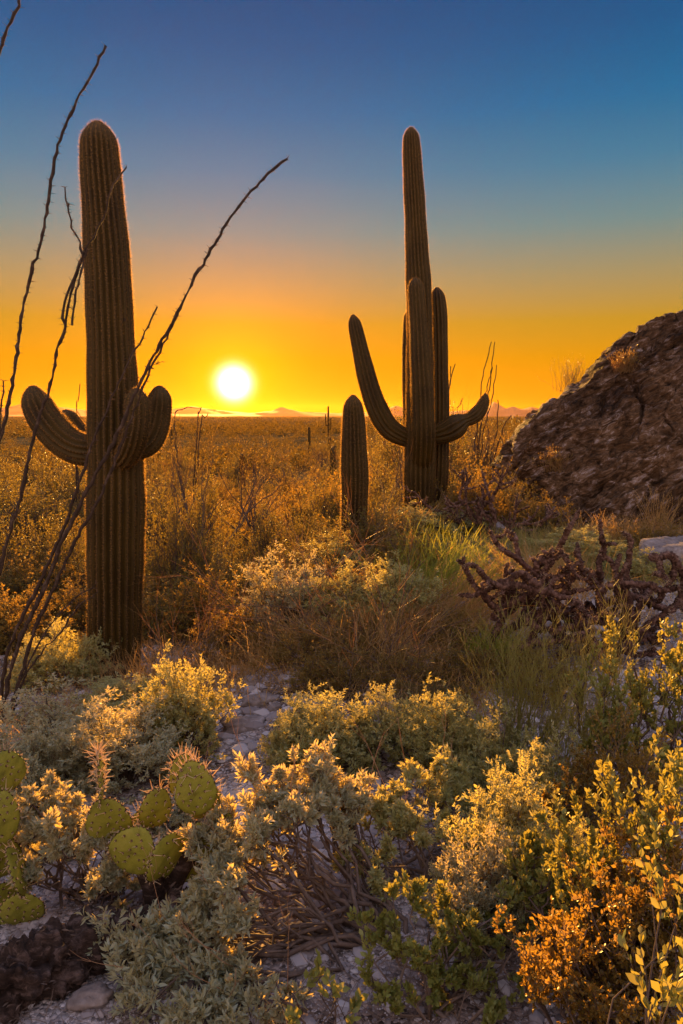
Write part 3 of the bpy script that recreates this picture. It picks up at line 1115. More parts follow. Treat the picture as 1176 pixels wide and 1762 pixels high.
pm = on_ground(245, 2.24)
pp1 = prickly(pm, 'prickly pear with spiny yellow-green pads in front of the bare-branched grey bush', [
    (187, 1414, 33, 42, -8, 12, 0, .5), (175, 1340, 16, 40, -10, 106, .02, 5), (229, 1464, 37, 39, 28, -10, -.04, .5), (268, 1393, 22, 37, 8, 25, .05, .9),
    (336, 1358, 31, 43, -4, 8, 0, 2.4), (318, 1335, 20, 34, -10, 40, .14, 3), (286, 1473, 20, 33, -6, 60, -.05, 1), (316, 1462, 22, 27, 6, 20, .06, .5),
    (352, 1450, 19, 32, -20, 35, .03, .6), (382, 1428, 22, 30, 12, -25, .08, .8), (261, 1497, 18, 27, -18, 30, .03, .5), (358, 1384, 18, 24, 15, 50, .12, 1),
    (310, 1500, 26, 24, 0, 10, .05, .4), (345, 1490, 22, 26, 10, -20, .1, .4), (240, 1415, 16, 26, 20, 50, .16, 1.5)], 2.2, .038)
q = np.array([[(0, 0, -.03), (.01, -.02, .1), (-.02, -.02, .17), (.02, -.02, .24)], [(.01, 0, -.02), (.06, .02, .1), (.11, .02, .18), (.13, .03, .25)]], float)
mesh('woody_base', [(*tubes(q, np.array([[.05, .048, .042, .03], [.045, .04, .035, .03]]), 8), 0)], M['log'], pp1)
pl_ = on_ground(8, 2.2)
pp2 = prickly(pl_, 'prickly pear cut by the edge of the picture, one pad catching full orange sunlight', [
    (4, 1332, 20, 34, -4, 60, .05, 1.5), (8, 1408, 18, 42, 4, 30, 0, .6), (33, 1497, 17, 38, -18, 104, -.02, .8), (38, 1566, 34, 30, -12, 8, -.03, .4),
    (0, 1478, 24, 38, 0, 40, .05, .5), (2, 1560, 22, 36, -10, 50, .05, .5), (12, 1620, 34, 44, 4, 10, .0, .2), (-30, 1430, 30, 40, -10, 10, .1, .6)], 2.2)


# ------------------------------------------------------------------ shrubs
def foliage_from(rng, pts, radii, spec):
    """spec: list of (n, t0, spread, lr, rs, K, wig, up) generations, then leaf settings"""
    tb = []
    for (n, t0, spread, lr, rs, K, wig, up) in spec['gen']:
        p, d, L, r = spawn(rng, pts, radii, n, t0, spread, lr, rs)
        pts, radii = grow(rng, p, d, L, np.maximum(r, spec.get('rmin', .0008)), K, wig, up)
        tb.append(tubes(pts, radii, 3))
    chunks = []
    lf = spec.get('leaf')
    if lf:
        p, d = along(rng, pts, lf['m'], lf.get('t0', .3), lf.get('spread', .8))
        s = rng.uniform(lf['size'][0], lf['size'][1], len(p))
        V, Fc = leaves(rng, p, d, s, lf['T'])
        chunks.append((V, Fc, 0))
    return tb, chunks, pts


def add_stalks(rng, root, pts, n, L, mat, lean=(0, 0, 0)):
    sel = rng.integers(0, len(pts), n)
    p = pts[sel, -1]
    d = norm(norm(p - np.array([0, 0, 0])) * .6 + np.array([0, 0, .8]) + rng.normal(size=(n, 3)) * .3 + np.array(lean))
    q, r = grow(rng, p, d, rng.uniform(L * .6, L * 1.3, n), np.full(n, .0014), 6, .10, .02, .5)
    p2, d2, L2, r2 = spawn(rng, q, r, 3, .5, .5, (.25, .45), .8)
    q2, r2 = grow(rng, p2, d2, L2, r2, 4, .15, .05, .6)
    for i in range(n):
        mesh('flower_stalk', [(*tubes(q[i:i + 1], r[i:i + 1], 3), 0), (*tubes(q2[3 * i:3 * i + 3], r2[3 * i:3 * i + 3], 3), 0)], M['stalk'], root)


def hero_bush(name, cat, label, base_px, D, targets, mat, twig, spec, lr=.008, group=None, seed=1, stalks=0, sag=.12, bound=.4, extra=0):
    """targets in pixels with depth offsets: the limbs end there"""
    rng = np.random.default_rng(seed)
    b = on_ground(base_px, D)
    root = empty(name, b, label, cat, group)
    tg = []
    for t in targets:
        tg.append(P(t[0], t[1], D + t[2]) - b)
    tg = np.array(tg)
    if extra:
        k = rng.integers(0, len(tg), extra)
        k2 = rng.integers(0, len(tg), extra)
        w = rng.uniform(0, .5, (extra, 1))
        near = np.array([np.argsort(np.linalg.norm(tg - tg[i], axis=1))[rng.integers(1, 4)] for i in k])
        tx = tg[k] * (1 - w) + tg[near] * w + rng.normal(size=(extra, 3)) * .05
    tg[:, 2] = np.maximum(tg[:, 2], .04)
    start = rng.normal(size=(len(tg), 3)) * .04
    start[:, 2] = -.02
    pts = arcs(rng, start, tg, 9, sag, .07)
    rr = lr * rng.uniform(.7, 1.3, (len(tg), 1)) * np.linspace(1.15, .42, 9)[None]
    if extra:
        tx[:, 2] = np.maximum(tx[:, 2], .04)
        j = rng.integers(3, 6, extra)
        p2 = arcs(rng, pts[k, j], tx, 9, .06, .04)
        r2 = rr[k, j][:, None] * np.linspace(.8, .42, 9)[None]
        pts, rr = np.concatenate([pts, p2]), np.concatenate([rr, r2])
    tb0 = tubes(pts, rr, 6)
    tb, chunks, last = foliage_from(rng, pts, rr, spec)
    mesh('branches', [(*tb0, 0)] + [(*t, 0) for t in tb], twig, root)
    mesh('foliage', chunks, mat, root)
    if stalks:
        add_stalks(rng, root, last, stalks, .22, M['stalk'])
    return root


BRIT = dict(gen=[(6, .62, .75, (.16, .30), .55, 4, .2, .25), (4, .35, .8, (.45, .8), .7, 3, .2, .3)],
            leaf=dict(m=10, t0=.35, spread=.95, size=(.026, .050), T=T_LANCE))
BRIT_BARE = dict(gen=[(7, .84, .75, (.07, .15), .55, 4, .2, .25), (5, .4, .8, (.45, .8), .7, 3, .2, .3)],
                 leaf=dict(m=12, t0=.2, spread=.95, size=(.015, .036), T=T_LANCE))

hero_bush('brittlebush', 'shrub', 'large silvery brittlebush sprawling across the near foreground on long bare dark branches', 668, 2.05, [
    (540, 1322, .35), (510, 1350, .3), (590, 1378, .3), (475, 1375, .25), (440, 1415, .2), (405, 1455, .15), (385, 1490, .1), (450, 1460, .0), (365, 1550, .0), (400, 1530, -.1),
    (345, 1600, -.05), (380, 1610, -.1), (315, 1650, -.08), (290, 1700, -.1), (330, 1690, -.15), (380, 1670, -.2), (415, 1590, -.15), (290, 1745, -.2), (350, 1760, -.25), (410, 1730, -.25),
    (525, 1400, .1), (560, 1360, .32), (605, 1375, .35), (255, 1760, -.15), (410, 1490, .05), (375, 1550, -.05), (345, 1650, -.12), (470, 1430, .1), (500, 1400, .2), (540, 1380, .25), (235, 1795, -.2), (215, 1775, -.15), (270, 1800, -.3), (330, 1800, -.38), (420, 1790, -.4), (290, 1720, -.1), (480, 1760, -.35), (560, 1335, .3), (600, 1395, .25), (575, 1400, .2), (450, 1400, .2)],
    M['silver'], M['twig'], BRIT_BARE, lr=.0085, seed=11, stalks=18, sag=.10, extra=44)

hero_bush('brittlebush', 'shrub', 'mid-sized brittlebush on pale bare stems immediately right of the long dark branches', 730, 2.35, [
    (600, 1440, .0), (640, 1400, .1), (690, 1375, .2), (740, 1360, .3), (790, 1370, .35), (670, 1460, -.1), (720, 1430, .0), (770, 1420, .1), (820, 1400, .3), (630, 1480, -.1), (760, 1390, .3),
    (680, 1420, .0), (650, 1520, -.2), (800, 1450, .05), (710, 1345, .3), (780, 1330, .45), (660, 1385, .1)],
    M['silver_warm'], M['pale_twig'], BRIT_BARE, lr=.006, seed=12, stalks=6, extra=16)

hero_bush('brittlebush', 'shrub', 'grey bush behind the prickly pear, leafy on top and a tangle of bare twigs below', 140, 2.32, [
    (40, 1400, .0), (80, 1385, .1), (120, 1390, .1), (160, 1400, .05), (200, 1415, .1), (60, 1440, -.05), (110, 1430, .0), (155, 1450, -.1), (30, 1450, 0), (230, 1440, .0), (210, 1480, -.05), (100, 1470, -.1), (170, 1520, -.1), (250, 1520, .0), (50, 1500, -.1)],
    M['silver'], M['twig'], BRIT_BARE, lr=.006, seed=13, extra=22)


def dome_proto(name, seed, height, radius, nlimb, spec, mat, twig, stem_r=.01, stalks=0, flat=.35, loc=(0, -200, -50)):
    rng = np.random.default_rng(seed)
    root = empty(name, loc)
    u = rng.uniform(0, 1, nlimb)
    ph = rng.uniform(0, 2 * math.pi, nlimb)
    el_ = np.arcsin(u ** .8 * .98 + .02)
    lump = 1 + .16 * np.sin(ph * 3 + seed) + .12 * np.sin(ph * 5 + seed * 2.1 + el_ * 4) + rng.normal(size=nlimb) * .06
    k = rng.uniform(.62, 1, nlimb) ** .6
    tg = np.stack([np.cos(ph) * np.cos(el_) * radius, np.sin(ph) * np.cos(el_) * radius, np.sin(el_) * height], 1) * (lump * k)[:, None]
    tg[:, 2] = np.maximum(tg[:, 2], height * .08)
    start = np.concatenate([rng.normal(size=(nlimb, 2)) * radius * .08, np.full((nlimb, 1), -.03)], 1)
    pts = arcs(rng, start, tg, 6, .16, radius * .05)
    rr = stem_r * rng.uniform(.5, 1.2, (nlimb, 1)) * np.linspace(1, .4, 6)[None]
    tb, chunks, last = foliage_from(rng, pts, rr, spec)
    mesh('branches', [(*tubes(pts, rr, 4), 0)] + [(*t, 0) for t in tb], twig, root)
    mesh('foliage', chunks, mat, root)
    if stalks:
        add_stalks(rng, root, last, stalks, radius * .5, M['stalk'])
    return root


USED = set()


def extent(root):
    co = []
    for c2 in root.children:
        buf = np.empty(len(c2.data.vertices) * 3, np.float32)
        c2.data.vertices.foreach_get('co', buf)
        co.append(buf.reshape(-1, 3))
    co = np.concatenate(co)
    r = np.hypot(co[:, 0], co[:, 1])
    return float(np.percentile(r, 96)) * 2, float(np.percentile(co[:, 2], 99))



EXT = {}


def put(proto, px, D, w, h, label, group=None, cat='shrub', dz=-.01, rz=None, base=1.0, ph=1.0):
    """w, h: pixel width and height in the photo; base/ph: the prototype's own diameter and height"""
    loc = on_ground(px, D, dz)
    if proto.name not in EXT:
        EXT[proto.name] = extent(proto)
    sx_ = pxlen(w, D) / EXT[proto.name][0]
    sz_ = pxlen(h, D) / EXT[proto.name][1]
    rz = random.Random(int(px * 13 + D * 7)).uniform(0, 6.28) if rz is None else rz
    if proto.name not in USED:
        USED.add(proto.name)
        proto.location = loc
        proto.rotation_euler = (0, 0, rz)
        proto.scale = (sx_, sx_, sz_)
        proto['label'] = label
        proto['category'] = cat
        if group:
            proto['group'] = group
        return proto
    r = dup(proto, loc, rz, (sx_, sx_, sz_), label)
    r['category'] = cat
    if group:
        r['group'] = group
    elif 'group' in r:
        del r['group']
    return r


SP_DOME = dict(gen=[(6, .5, .7, (.18, .34), .55, 4, .2, .2), (4, .35, .8, (.4, .7), .7, 3, .2, .25)], leaf=dict(m=12, t0=.2, spread=.95, size=(.024, .048), T=T_LANCE))
brit_a = dome_proto('brittlebush', 21, .8, .5, 90, SP_DOME, M['silver'], M['twig'], .008)
brit_b = dome_proto('brittlebush', 22, .8, .5, 90, SP_DOME, M['silver_warm'], M['twig'], .008)
brit_c = dome_proto('brittlebush', 23, .7, .5, 80, SP_DOME, M['silver_warm'], M['pale_twig'], .008)
GB = 'rounded brittlebushes'
DD = dict(base=1.12, ph=.84)
for a in [(brit_a, 50, 2.75, 200, 110, 'low silvery brittlebush between the two prickly pears, behind the bare twigs'),
          (brit_a, 300, 2.85, 130, 80, 'small grey brittlebush peeping out behind the upright oval pads'),
          (brit_a, 95, 3.6, 280, 145, 'wide blue-grey brittlebush beside the foot of the ocotillo whips'),
          (brit_a, 5, 3.2, 200, 160, 'grey-leaved brittlebush at the picture edge above the cut-off prickly pear'),
          (brit_a, 215, 3.45, 250, 150, 'grey brittlebush directly behind the prickly pear with the spiny upright pad'),
          (brit_b, 310, 3.8, 175, 165, 'golden-topped rounded brittlebush left of the bare rocky patch'),
          (brit_c, 190, 4.6, 200, 60, 'yellowish brittlebush against the foot of the three-armed saguaro'),
          (brit_b, 550, 3.4, 200, 138, 'rounded brittlebush in the middle, just right of the bare rocky patch'),
          (brit_c, 655, 3.5, 150, 118, 'brittlebush merging with the right flank of the rounded middle one'),
          (brit_c, 490, 3.5, 100, 90, 'small low brittlebush tucked against the round middle one'),
          (brit_c, 860, 3.0, 200, 150, 'low brittlebush under the yellow-green twigs'),
          (brit_c, 960, 2.6, 220, 180, 'low brittlebush in front of the yellow-green twigs beside the broad-leaved shrubs'),
          (brit_b, 880, 2.3, 240, 220, 'golden brittlebush between the pale-stemmed bush and the broad-leaved shrubs'),
          (brit_b, 770, 3.3, 190, 150, 'brittlebush behind the pale-stemmed bush at the edge of the dry grass'),
          (brit_a, 830, 2.05, 190, 190, 'silvery brittlebush behind the low jojoba beside the gravel'),
          (brit_c, 1010, 2.05, 200, 200, 'brittlebush crowded between two jojoba shrubs'),
          (brit_a, 500, 6.0, 170, 120, 'grey brittlebush in shade behind the arching dry stems'),
          (brit_c, 985, 7.2, 190, 50, 'grey-green brittlebush behind the dead cholla below the outcrop'),
          (brit_c, 1095, 6.6, 150, 45, 'grey-green brittlebush at the outcrop foot, partly behind dead cholla'),
          (brit_b, 585, 7.2, 150, 66, 'domed brittlebush immediately in front of the short saguaro'),
          (brit_b, 735, 8.8, 190, 52, 'spreading brittlebush at the base of the tallest saguaro'),
          (brit_b, 690, 5.4, 150, 100, 'sunlit brittlebush amid the leaning green grass'),
          (brit_c, 600, 5.6, 150, 90, 'low brittlebush amid red-gold grass'),
          (brit_c, 90, 5.6, 170, 110, 'golden brittlebush beyond the ocotillo foot on the slope')]:
    put(*a, group=GB, **DD)

# broad-leaved jojoba
JOJ = dict(gen=[(7, .55, .6, (.12, .24), .6, 4, .12, .3), (4, .3, .6, (.45, .8), .7, 4, .1, .35)], leaf=dict(m=14, t0=.1, spread=.8, size=(.010, .024), T=T_OVAL), rmin=.0012)
hero_bush('jojoba_shrub', 'shrub', 'olive jojoba shrub with upright oval leaves low beside the bare gravel', 760, 1.75, [
    (640, 1600, .05), (680, 1570, .05), (720, 1555, .1), (770, 1570, .1), (640, 1680, -.1), (700, 1640, -.05), (760, 1630, 0), (820, 1600, .1), (860, 1570, .15), (680, 1730, -.1), (800, 1680, 0), (880, 1640, .05), (900, 1700, 0), (740, 1700, -.05), (850, 1750, -.1)],
    M['jojoba'], M['pale_twig'], JOJ, lr=.005, seed=31, extra=10)
hero_bush('jojoba_shrub', 'shrub', 'dense jojoba shrub filling the edge below the tangled cholla', 1130, 2.7, [
    (1010, 1170, .1), (1050, 1145, .1), (1090, 1140, .15), (1140, 1135, .1), (1180, 1130, .1), (1040, 1210, -.05), (1090, 1200, 0), (1150, 1190, 0), (1030, 1270, -.1), (1080, 1270, -.1), (1150, 1260, 0), (1210, 1200, 0), (1100, 1330, -.1), (1170, 1320, -.1), (1230, 1280, 0)],
    M['jojoba'], M['twig'], JOJ, lr=.007, seed=32, extra=26)
hero_bush('jojoba_shrub', 'shrub', 'near jojoba shrub with large sunlit oval leaves at the middle of the picture edge', 1120, 1.65, [
    (1010, 1420, .2), (1060, 1400, .2), (1110, 1370, .2), (1160, 1360, .1), (960, 1450, .3), (1000, 1500, .1), (1060, 1480, .1), (1120, 1450, .0), (1180, 1440, .0), (940, 1530, .2), (1010, 1570, 0), (1080, 1560, 0), (1150, 1530, -.1), (1200, 1560, -.1), (900, 1500, .35), (970, 1610, .05)],
    M['jojoba'], M['twig'], JOJ, lr=.006, seed=33, extra=16)
hero_bush('jojoba_shrub', 'shrub', 'sprig of big round leaves closest to the viewer in the bottom corner', 1165, 1.05, [
    (1120, 1745, .0), (1150, 1730, .0), (1175, 1735, 0), (1190, 1710, 0), (1140, 1560, .2), (1160, 1600, .1), (1120, 1530, .25)],
    M['jojoba'], M['twig'], dict(gen=[(3, .75, .5, (.1, .2), .6, 4, .12, .35)], leaf=dict(m=9, t0=.1, spread=.7, size=(.016, .030), T=T_OVAL)), lr=.003, seed=34)
hero_bush('jojoba_shrub', 'shrub', 'young leafy sprout rising in front of the long dark branches at the bottom edge', 530, 1.62, [
    (520, 1700, .0), (550, 1690, .0), (575, 1720, 0), (490, 1740, 0), (600, 1745, 0)],
    M['jojoba'], M['twig'], dict(gen=[(3, .5, .4, (.25, .4), .6, 4, .12, .35)], leaf=dict(m=7, t0=.3, spread=.7, size=(.022, .036), T=T_OVAL)), lr=.003, seed=35)
TINY = dict(gen=[(7, .4, .7, (.15, .3), .6, 4, .2, .2), (5, .3, .8, (.45, .7), .7, 4, .2, .2)], leaf=dict(m=12, t0=.1, spread=.9, size=(.007, .016), T=T_OVAL))
hero_bush('small_leaved_shrub', 'shrub', 'dense orange-lit shrub of tiny leaves filling the bottom corner', 1090, 1.5, [
    (940, 1640, .1), (970, 1600, .1), (930, 1700, .0), (1020, 1540, .2), (1070, 1520, .2), (1130, 1500, .2), (1180, 1500, .1), (990, 1640, .0), (1080, 1600, .0), (1140, 1590, .0),
    (1010, 1600, .0), (1060, 1580, .1), (1110, 1570, .1), (1160, 1560, 0), (1000, 1680, -.05), (1050, 1650, 0), (1100, 1640, 0), (1150, 1630, 0), (980, 1740, -.1), (1040, 1730, -.1), (1100, 1710, -.05), (1160, 1700, -.05), (1200, 1640, 0), (1060, 1790, -.15), (1130, 1780, -.1)],
    M['gold_small'], M['twig'], TINY, lr=.005, seed=36, extra=48)
hero_bush('small_leaved_shrub', 'shrub', 'sparse small-leaved shrub between the broad-leaved shrubs and the cholla', 1010, 2.3, [
    (930, 1380, .1), (980, 1360, .1), (1030, 1340, .1), (1090, 1330, 0), (960, 1420, 0), (1010, 1400, 0), (1070, 1390, 0), (1130, 1380, 0), (900, 1440, .1), (1120, 1300, .1), (1060, 1290, .1)],
    M['gold_small'], M['twig'], TINY, lr=.005, seed=37, extra=26)

# leafless yellow-green twigs (joint fir)
JF = dict(gen=[(6, .25, .45, (.3, .5), .6, 4, .1, .25), (5, .2, .6, (.35, .55), .75, 3, .08, .2), (3, .2, .6, (.3, .5), .8, 3, .05, .2)], rmin=.0012)


def twig_bush(name, label, base_px, D, targets, spec, seed, lr, extra, mat, group=None):
    rng = np.random.default_rng(seed)
    b = on_ground(base_px, D)
    root = empty(name, b, label, 'shrub', group)
    tg = np.array([P(t[0], t[1], D + t[2]) - b for t in targets])
    k, k2 = rng.integers(0, len(tg), extra), rng.integers(0, len(tg), extra)
    tg = np.concatenate([tg, (tg[k] + tg[k2]) / 2 + rng.normal(size=(extra, 3)) * .05])
    st = rng.normal(size=(len(tg), 3)) * .04
    st[:, 2] = -.02
    pts = arcs(rng, st, tg, 8, .08, .03)
    rr = lr * np.linspace(1, .4, 8)[None] * np.ones((len(tg), 1))
    tb, ch, last = foliage_from(rng, pts, rr, spec)
    mesh('stems', [(*tubes(pts, rr, 5), 0)], mat, root)
    mesh('twigs', [(*t, 0) for t in tb], mat, root)
    return root


twig_bush('joint_fir_shrub', 'leafless yellow-green twiggy shrub glowing in front of the dead cholla', 900, 3.1, [
    (830, 1210, .1), (870, 1180, .1), (850, 1260, 0), (900, 1200, .1), (940, 1190, 0), (980, 1180, .1), (1010, 1210, 0), (890, 1150, .2), (960, 1240, -.1), (1000, 1270, -.1), (820, 1290, 0), (930, 1130, .2)], JF, 41, .005, 14, M['yellow_stem'])
twig_bush('joint_fir_shrub', 'second leafless yellow-green shrub nearer the jojoba, half hidden in leaves', 1000, 2.7, [
    (960, 1300, 0), (1000, 1240, 0), (1040, 1200, .1), (1060, 1150, .2), (1010, 1160, .2), (1080, 1260, 0), (940, 1340, 0)], JF, 42, .004, 8, M['yellow_stem'])

# ------------------------------------------------------------------ dead cholla
def cholla(label, base_px, D, limbs, seed, r=.022, n1=4, n2=3, lr=(.12, .26), name='dead_cholla'):
    rng = np.random.default_rng(seed)
    b = on_ground(base_px, D)
    root = empty(name, b, label, 'cactus')
    allp, allr = [], []
    K = 14
    base_tubes = []
    for L in limbs:
        dd = rng.uniform(-.22, .28)
        q = np.array([(*P(a, c_, D + dd), 0) for a, c_ in L])
        q = catmull(q, .03)[:, :3] - b
        t = np.linspace(0, 1, len(q))
        s = np.stack([np.interp(np.linspace(0, 1, K), t, q[:, k]) for k in range(3)], 1)
        s[1:-1] += rng.normal(size=(K - 2, 3)) * .008
        allp.append(s)
        allr.append(np.linspace(r * rng.uniform(.8, 1.15), r * .72, K))
    pts, rr = np.array(allp), np.array(allr)

    def knobby(p, rad_):
        # resample finely and swell at irregular joints
        Nn, Kk, _ = p.shape
        m = 90 if Kk > 10 else (30 if Kk == 6 else 18)
        f = np.linspace(0, Kk - 1, m)
        i = np.minimum(f.astype(int), Kk - 2)
        fr = (f - i)[None, :, None]
        q_ = p[:, i] * (1 - fr) + p[:, i + 1] * fr
        q_ = q_ + rng.normal(size=q_.shape) * .0015
        rd = rad_[:, i] * (1 - fr[..., 0]) + rad_[:, i + 1] * fr[..., 0]
        rd = rd * (1 + .13 * np.sin(np.arange(m)[None] * 1.9 + rng.uniform(0, 6, (Nn, 1))) + rng.normal(size=rd.shape) * .13)
        rd[:, -1] *= .35
        V, Fq = tubes(q_, rd, 9)
        V = V + rng.normal(size=V.shape) * .0030
        return V, Fq
    ch = [(*knobby(pts, rr), 0)]
    p, d, L, r1 = spawn(rng, pts, rr, n1 + 1, .12, 1.2, lr, .9, plen=1.0)
    p1, q1 = grow(rng, p, d, L, r1, 6, .09, .10, .9)
    ch.append((*knobby(p1, q1), 0))
    p, d, L, r2 = spawn(rng, p1, q1, n2, .3, 1.3, (lr[0] * .5, lr[1] * .55), .85, plen=1.0)
    p2, q2 = grow(rng, p, d, L, r2, 5, .2, .12, .75)
    ch.append((*knobby(p2, q2), 0))
    mesh('branches', ch, M['cholla'], root)
    # dry spines
    pp, dd = along(rng, np.concatenate([p2]), 40, 0, 1.6)
    pp2, dd2 = along(rng, np.concatenate([p1]), 50, 0, 1.6)
    pp, dd = np.concatenate([pp, pp2]), np.concatenate([dd, dd2])
    sp = tubes(np.stack([pp, pp + dd * rng.uniform(.02, .036, (len(pp), 1))], 1), np.tile([[.0010, .0003]], (len(pp), 1)), 3)
    mesh('spines', [(*sp, 0)], M['padspine'], root)
    return root


cholla('dead cholla skeleton with tangled knobby purple-brown branches below the outcrop', 985, 4.5, [
    [(985, 1150), (970, 1100), (935, 1020), (915, 985), (885, 955), (868, 948)], [(935, 1015), (900, 990), (860, 1003), (826, 1018)], [(930, 1005), (925, 970), (945, 955), (960, 945)],
    [(1030, 1060), (1033, 1020), (1034, 975), (1040, 940)], [(985, 1045), (1040, 1070), (1090, 1082), (1140, 1108), (1180, 1118)], [(1035, 1020), (1060, 1008), (1110, 1003), (1140, 1018), (1180, 1010)],
    [(1045, 1038), (1075, 1025), (1120, 1035), (1150, 1050)], [(870, 1090), (910, 1062), (960, 1050), (1020, 1062)], [(850, 1065), (890, 1032), (915, 1018), (950, 1010)], [(1060, 1130), (1100, 1090), (1140, 1060), (1176, 1030)], [(840, 1110), (870, 1060), (900, 1040), (960, 1020)], [(960, 1130), (1040, 1110), (1110, 1100), (1180, 1080)], [(900, 1130), (930, 1070), (985, 1000), (1000, 965)], [(1080, 1090), (1085, 1050), (1078, 1000), (1082, 965)], [(880, 1120), (940, 1108), (1000, 1100), (1070, 1112)],
    [(1120, 962), (1150, 958), (1170, 975), (1180, 1000)], [(1000, 1150), (1010, 1100), (990, 1060), (950, 1030)], [(860, 1060), (880, 1020), (915, 985)], [(1010, 1040), (1060, 1085), (1100, 1120)],
    [(900, 1070), (940, 1085), (990, 1080), (1040, 1050)], [(830, 1010), (880, 1008), (940, 1018), (1000, 1040)]], 51, .027, 3, 2, (.09, .24))
cholla('reddish dead cholla heap in shadow between the tallest saguaro and the outcrop', 840, 8.6, [
    [(830, 950), (800, 910), (770, 885), (745, 878)], [(835, 950), (830, 910), (810, 880), (790, 858)], [(840, 950), (870, 915), (900, 900), (930, 905)], [(840, 950), (850, 900), (845, 870), (850, 850)],
    [(835, 950), (790, 935), (760, 925)], [(845, 950), (890, 940), (925, 935)]], 52, .026, 6, 4, (.2, .42))

# ------------------------------------------------------------------ rock outcrop
crest_px = [(820, 880), (850, 845), (868, 815), (880, 775), (892, 752), (906, 735), (922, 715), (935, 700), (950, 688), (962, 679), (978, 670), (1000, 655), (1018, 643), (1032, 633), (1042, 615), (1062, 600), (1074, 580), (1090, 568), (1120, 553), (1150, 541), (1163, 534), (1176, 533),
            (1260, 505), (1400, 470), (1600, 450), (1900, 500)]
DC = 12.0
cr = np.array([P(a, b_, DC) for a, b_ in crest_px])
base_px = [(820, 890), (870, 893), (920, 905), (970, 890), (1010, 872), (1080, 868), (1130, 852), (1176, 870), (1400, 900), (1900, 900)]
xs = np.concatenate([np.linspace(cr[0, 0], 6.6, 420), np.linspace(6.65, 10.5, 60)])
zc = np.interp(xs, cr[:, 0], cr[:, 2])
yf = np.interp(xs, [2.2, 3.0, 4.0, 5.0, 6.0, 7.5, 10.5], [11.0, 9.9, 9.1, 8.7, 8.5, 8.3, 8.0])
zf = ground(xs, yf)
tt = np.concatenate([np.linspace(0, 1, 340), 1 + np.linspace(.02, 1, 50)])
rows = []
for t in tt:
    if t <= 1:
        y = yf + (DC - yf) * t
        bul = .62 + .30 * np.clip((xs - 3) / 3, 0, 1)
        z = zf - .25 + (zc - zf + .25) * (t ** bul)
    else:
        y = DC + (t - 1) * 6 + 0 * xs
        z = zc - (zc + 1.5) * (t - 1) ** 1.3
    rows.append(np.stack([xs, y, z], -1))
V = np.array(rows)
du = np.gradient(V, axis=1)
dv = np.gradient(V, axis=0)
nr_ = norm(np.cross(du, dv))
fl = V.reshape(-1, 3)
disp = np.empty(len(fl))
ca, sa_ = math.cos(rad(28)), math.sin(rad(28))
for i, p in enumerate(fl):
    a = p[0] * ca + p[2] * sa_          # along the tilted beds
    b_ = -p[0] * sa_ + p[2] * ca + .25 * p[1]
    big = mnoise.fractal(Vector((a * .55, p[1] * .8, b_ * .9)), 1.0, 2.0, 4)
    warp = .40 * mnoise.fractal(Vector((a * .7, p[1] * .7, b_ * .7)), 1.0, 2.0, 3)
    mask = .5 + .9 * mnoise.noise(Vector((a * .8 + 3, p[1], b_ * 1.3)))
    w2 = b_ + warp
    bed = mnoise.ridged_multi_fractal(Vector((a * 1.6, p[1] * 2.0, w2 * 6.5)), .8, 2.2, 6, 1.0, 2.0) - 1.0
    med = mnoise.fractal(Vector((a * 1.8, p[1] * 2.2, w2 * 3.2)), .9, 2.1, 5)
    fine = mnoise.turbulence(Vector((a * 8, p[1] * 9, w2 * 20)), 4, True)
    n1 = mnoise.noise(Vector((a * .7 + 7, p[1] * .9, w2 * 1.6)))
    n3 = mnoise.noise(Vector((a * 3.1 + 7, p[1] * 2.5, w2 * 7.0)))
    crack = -math.exp(-(n1 / .04) ** 2) * .16 - math.exp(-(n3 / .06) ** 2) * .05
    q5 = w2 * 1.3
    led = (q5 - math.floor(q5)) ** 2.5
    disp[i] = .30 * big + .045 * bed * max(mask, .2) + .13 * med - .05 * (fine - .5) + crack + .08 * led * max(mask, 0)
disp = disp.reshape(V.shape[:2])
edge = np.ones_like(disp)
near_crest = np.exp(-((tt - 1) / .07) ** 2)[:, None]
disp = disp * (1 - .35 * near_crest)
V = V + nr_ * disp[..., None]
a, b_ = V.shape[:2]
ii = np.arange(a * b_).reshape(a, b_)
rq = np.stack([ii[:-1, :-1], ii[:-1, 1:], ii[1:, 1:], ii[1:, :-1]], -1).reshape(-1, 4)
ro = mesh('rock_outcrop', [(V.reshape(-1, 3), rq, 0)], M['rock'], smooth=True)
setp(ro, 'large rough brown outcrop of tilted rock layers rising on the right', 'rock')
ROCKV = V


# ------------------------------------------------------------------ old log, stones
def lumpy(rng, pts, radii, sides, amp, fr=6):
    Vv, Ff = tubes(pts[None], radii[None], sides)
    for i, v in enumerate(Vv):
        nn = mnoise.fractal(Vector(v * fr), .9, 2.1, 5)
        c_ = pts[min(i // sides, len(pts) - 1)]
        Vv[i] = v + (v - c_) * amp * nn * 2.4
    return Vv, Ff


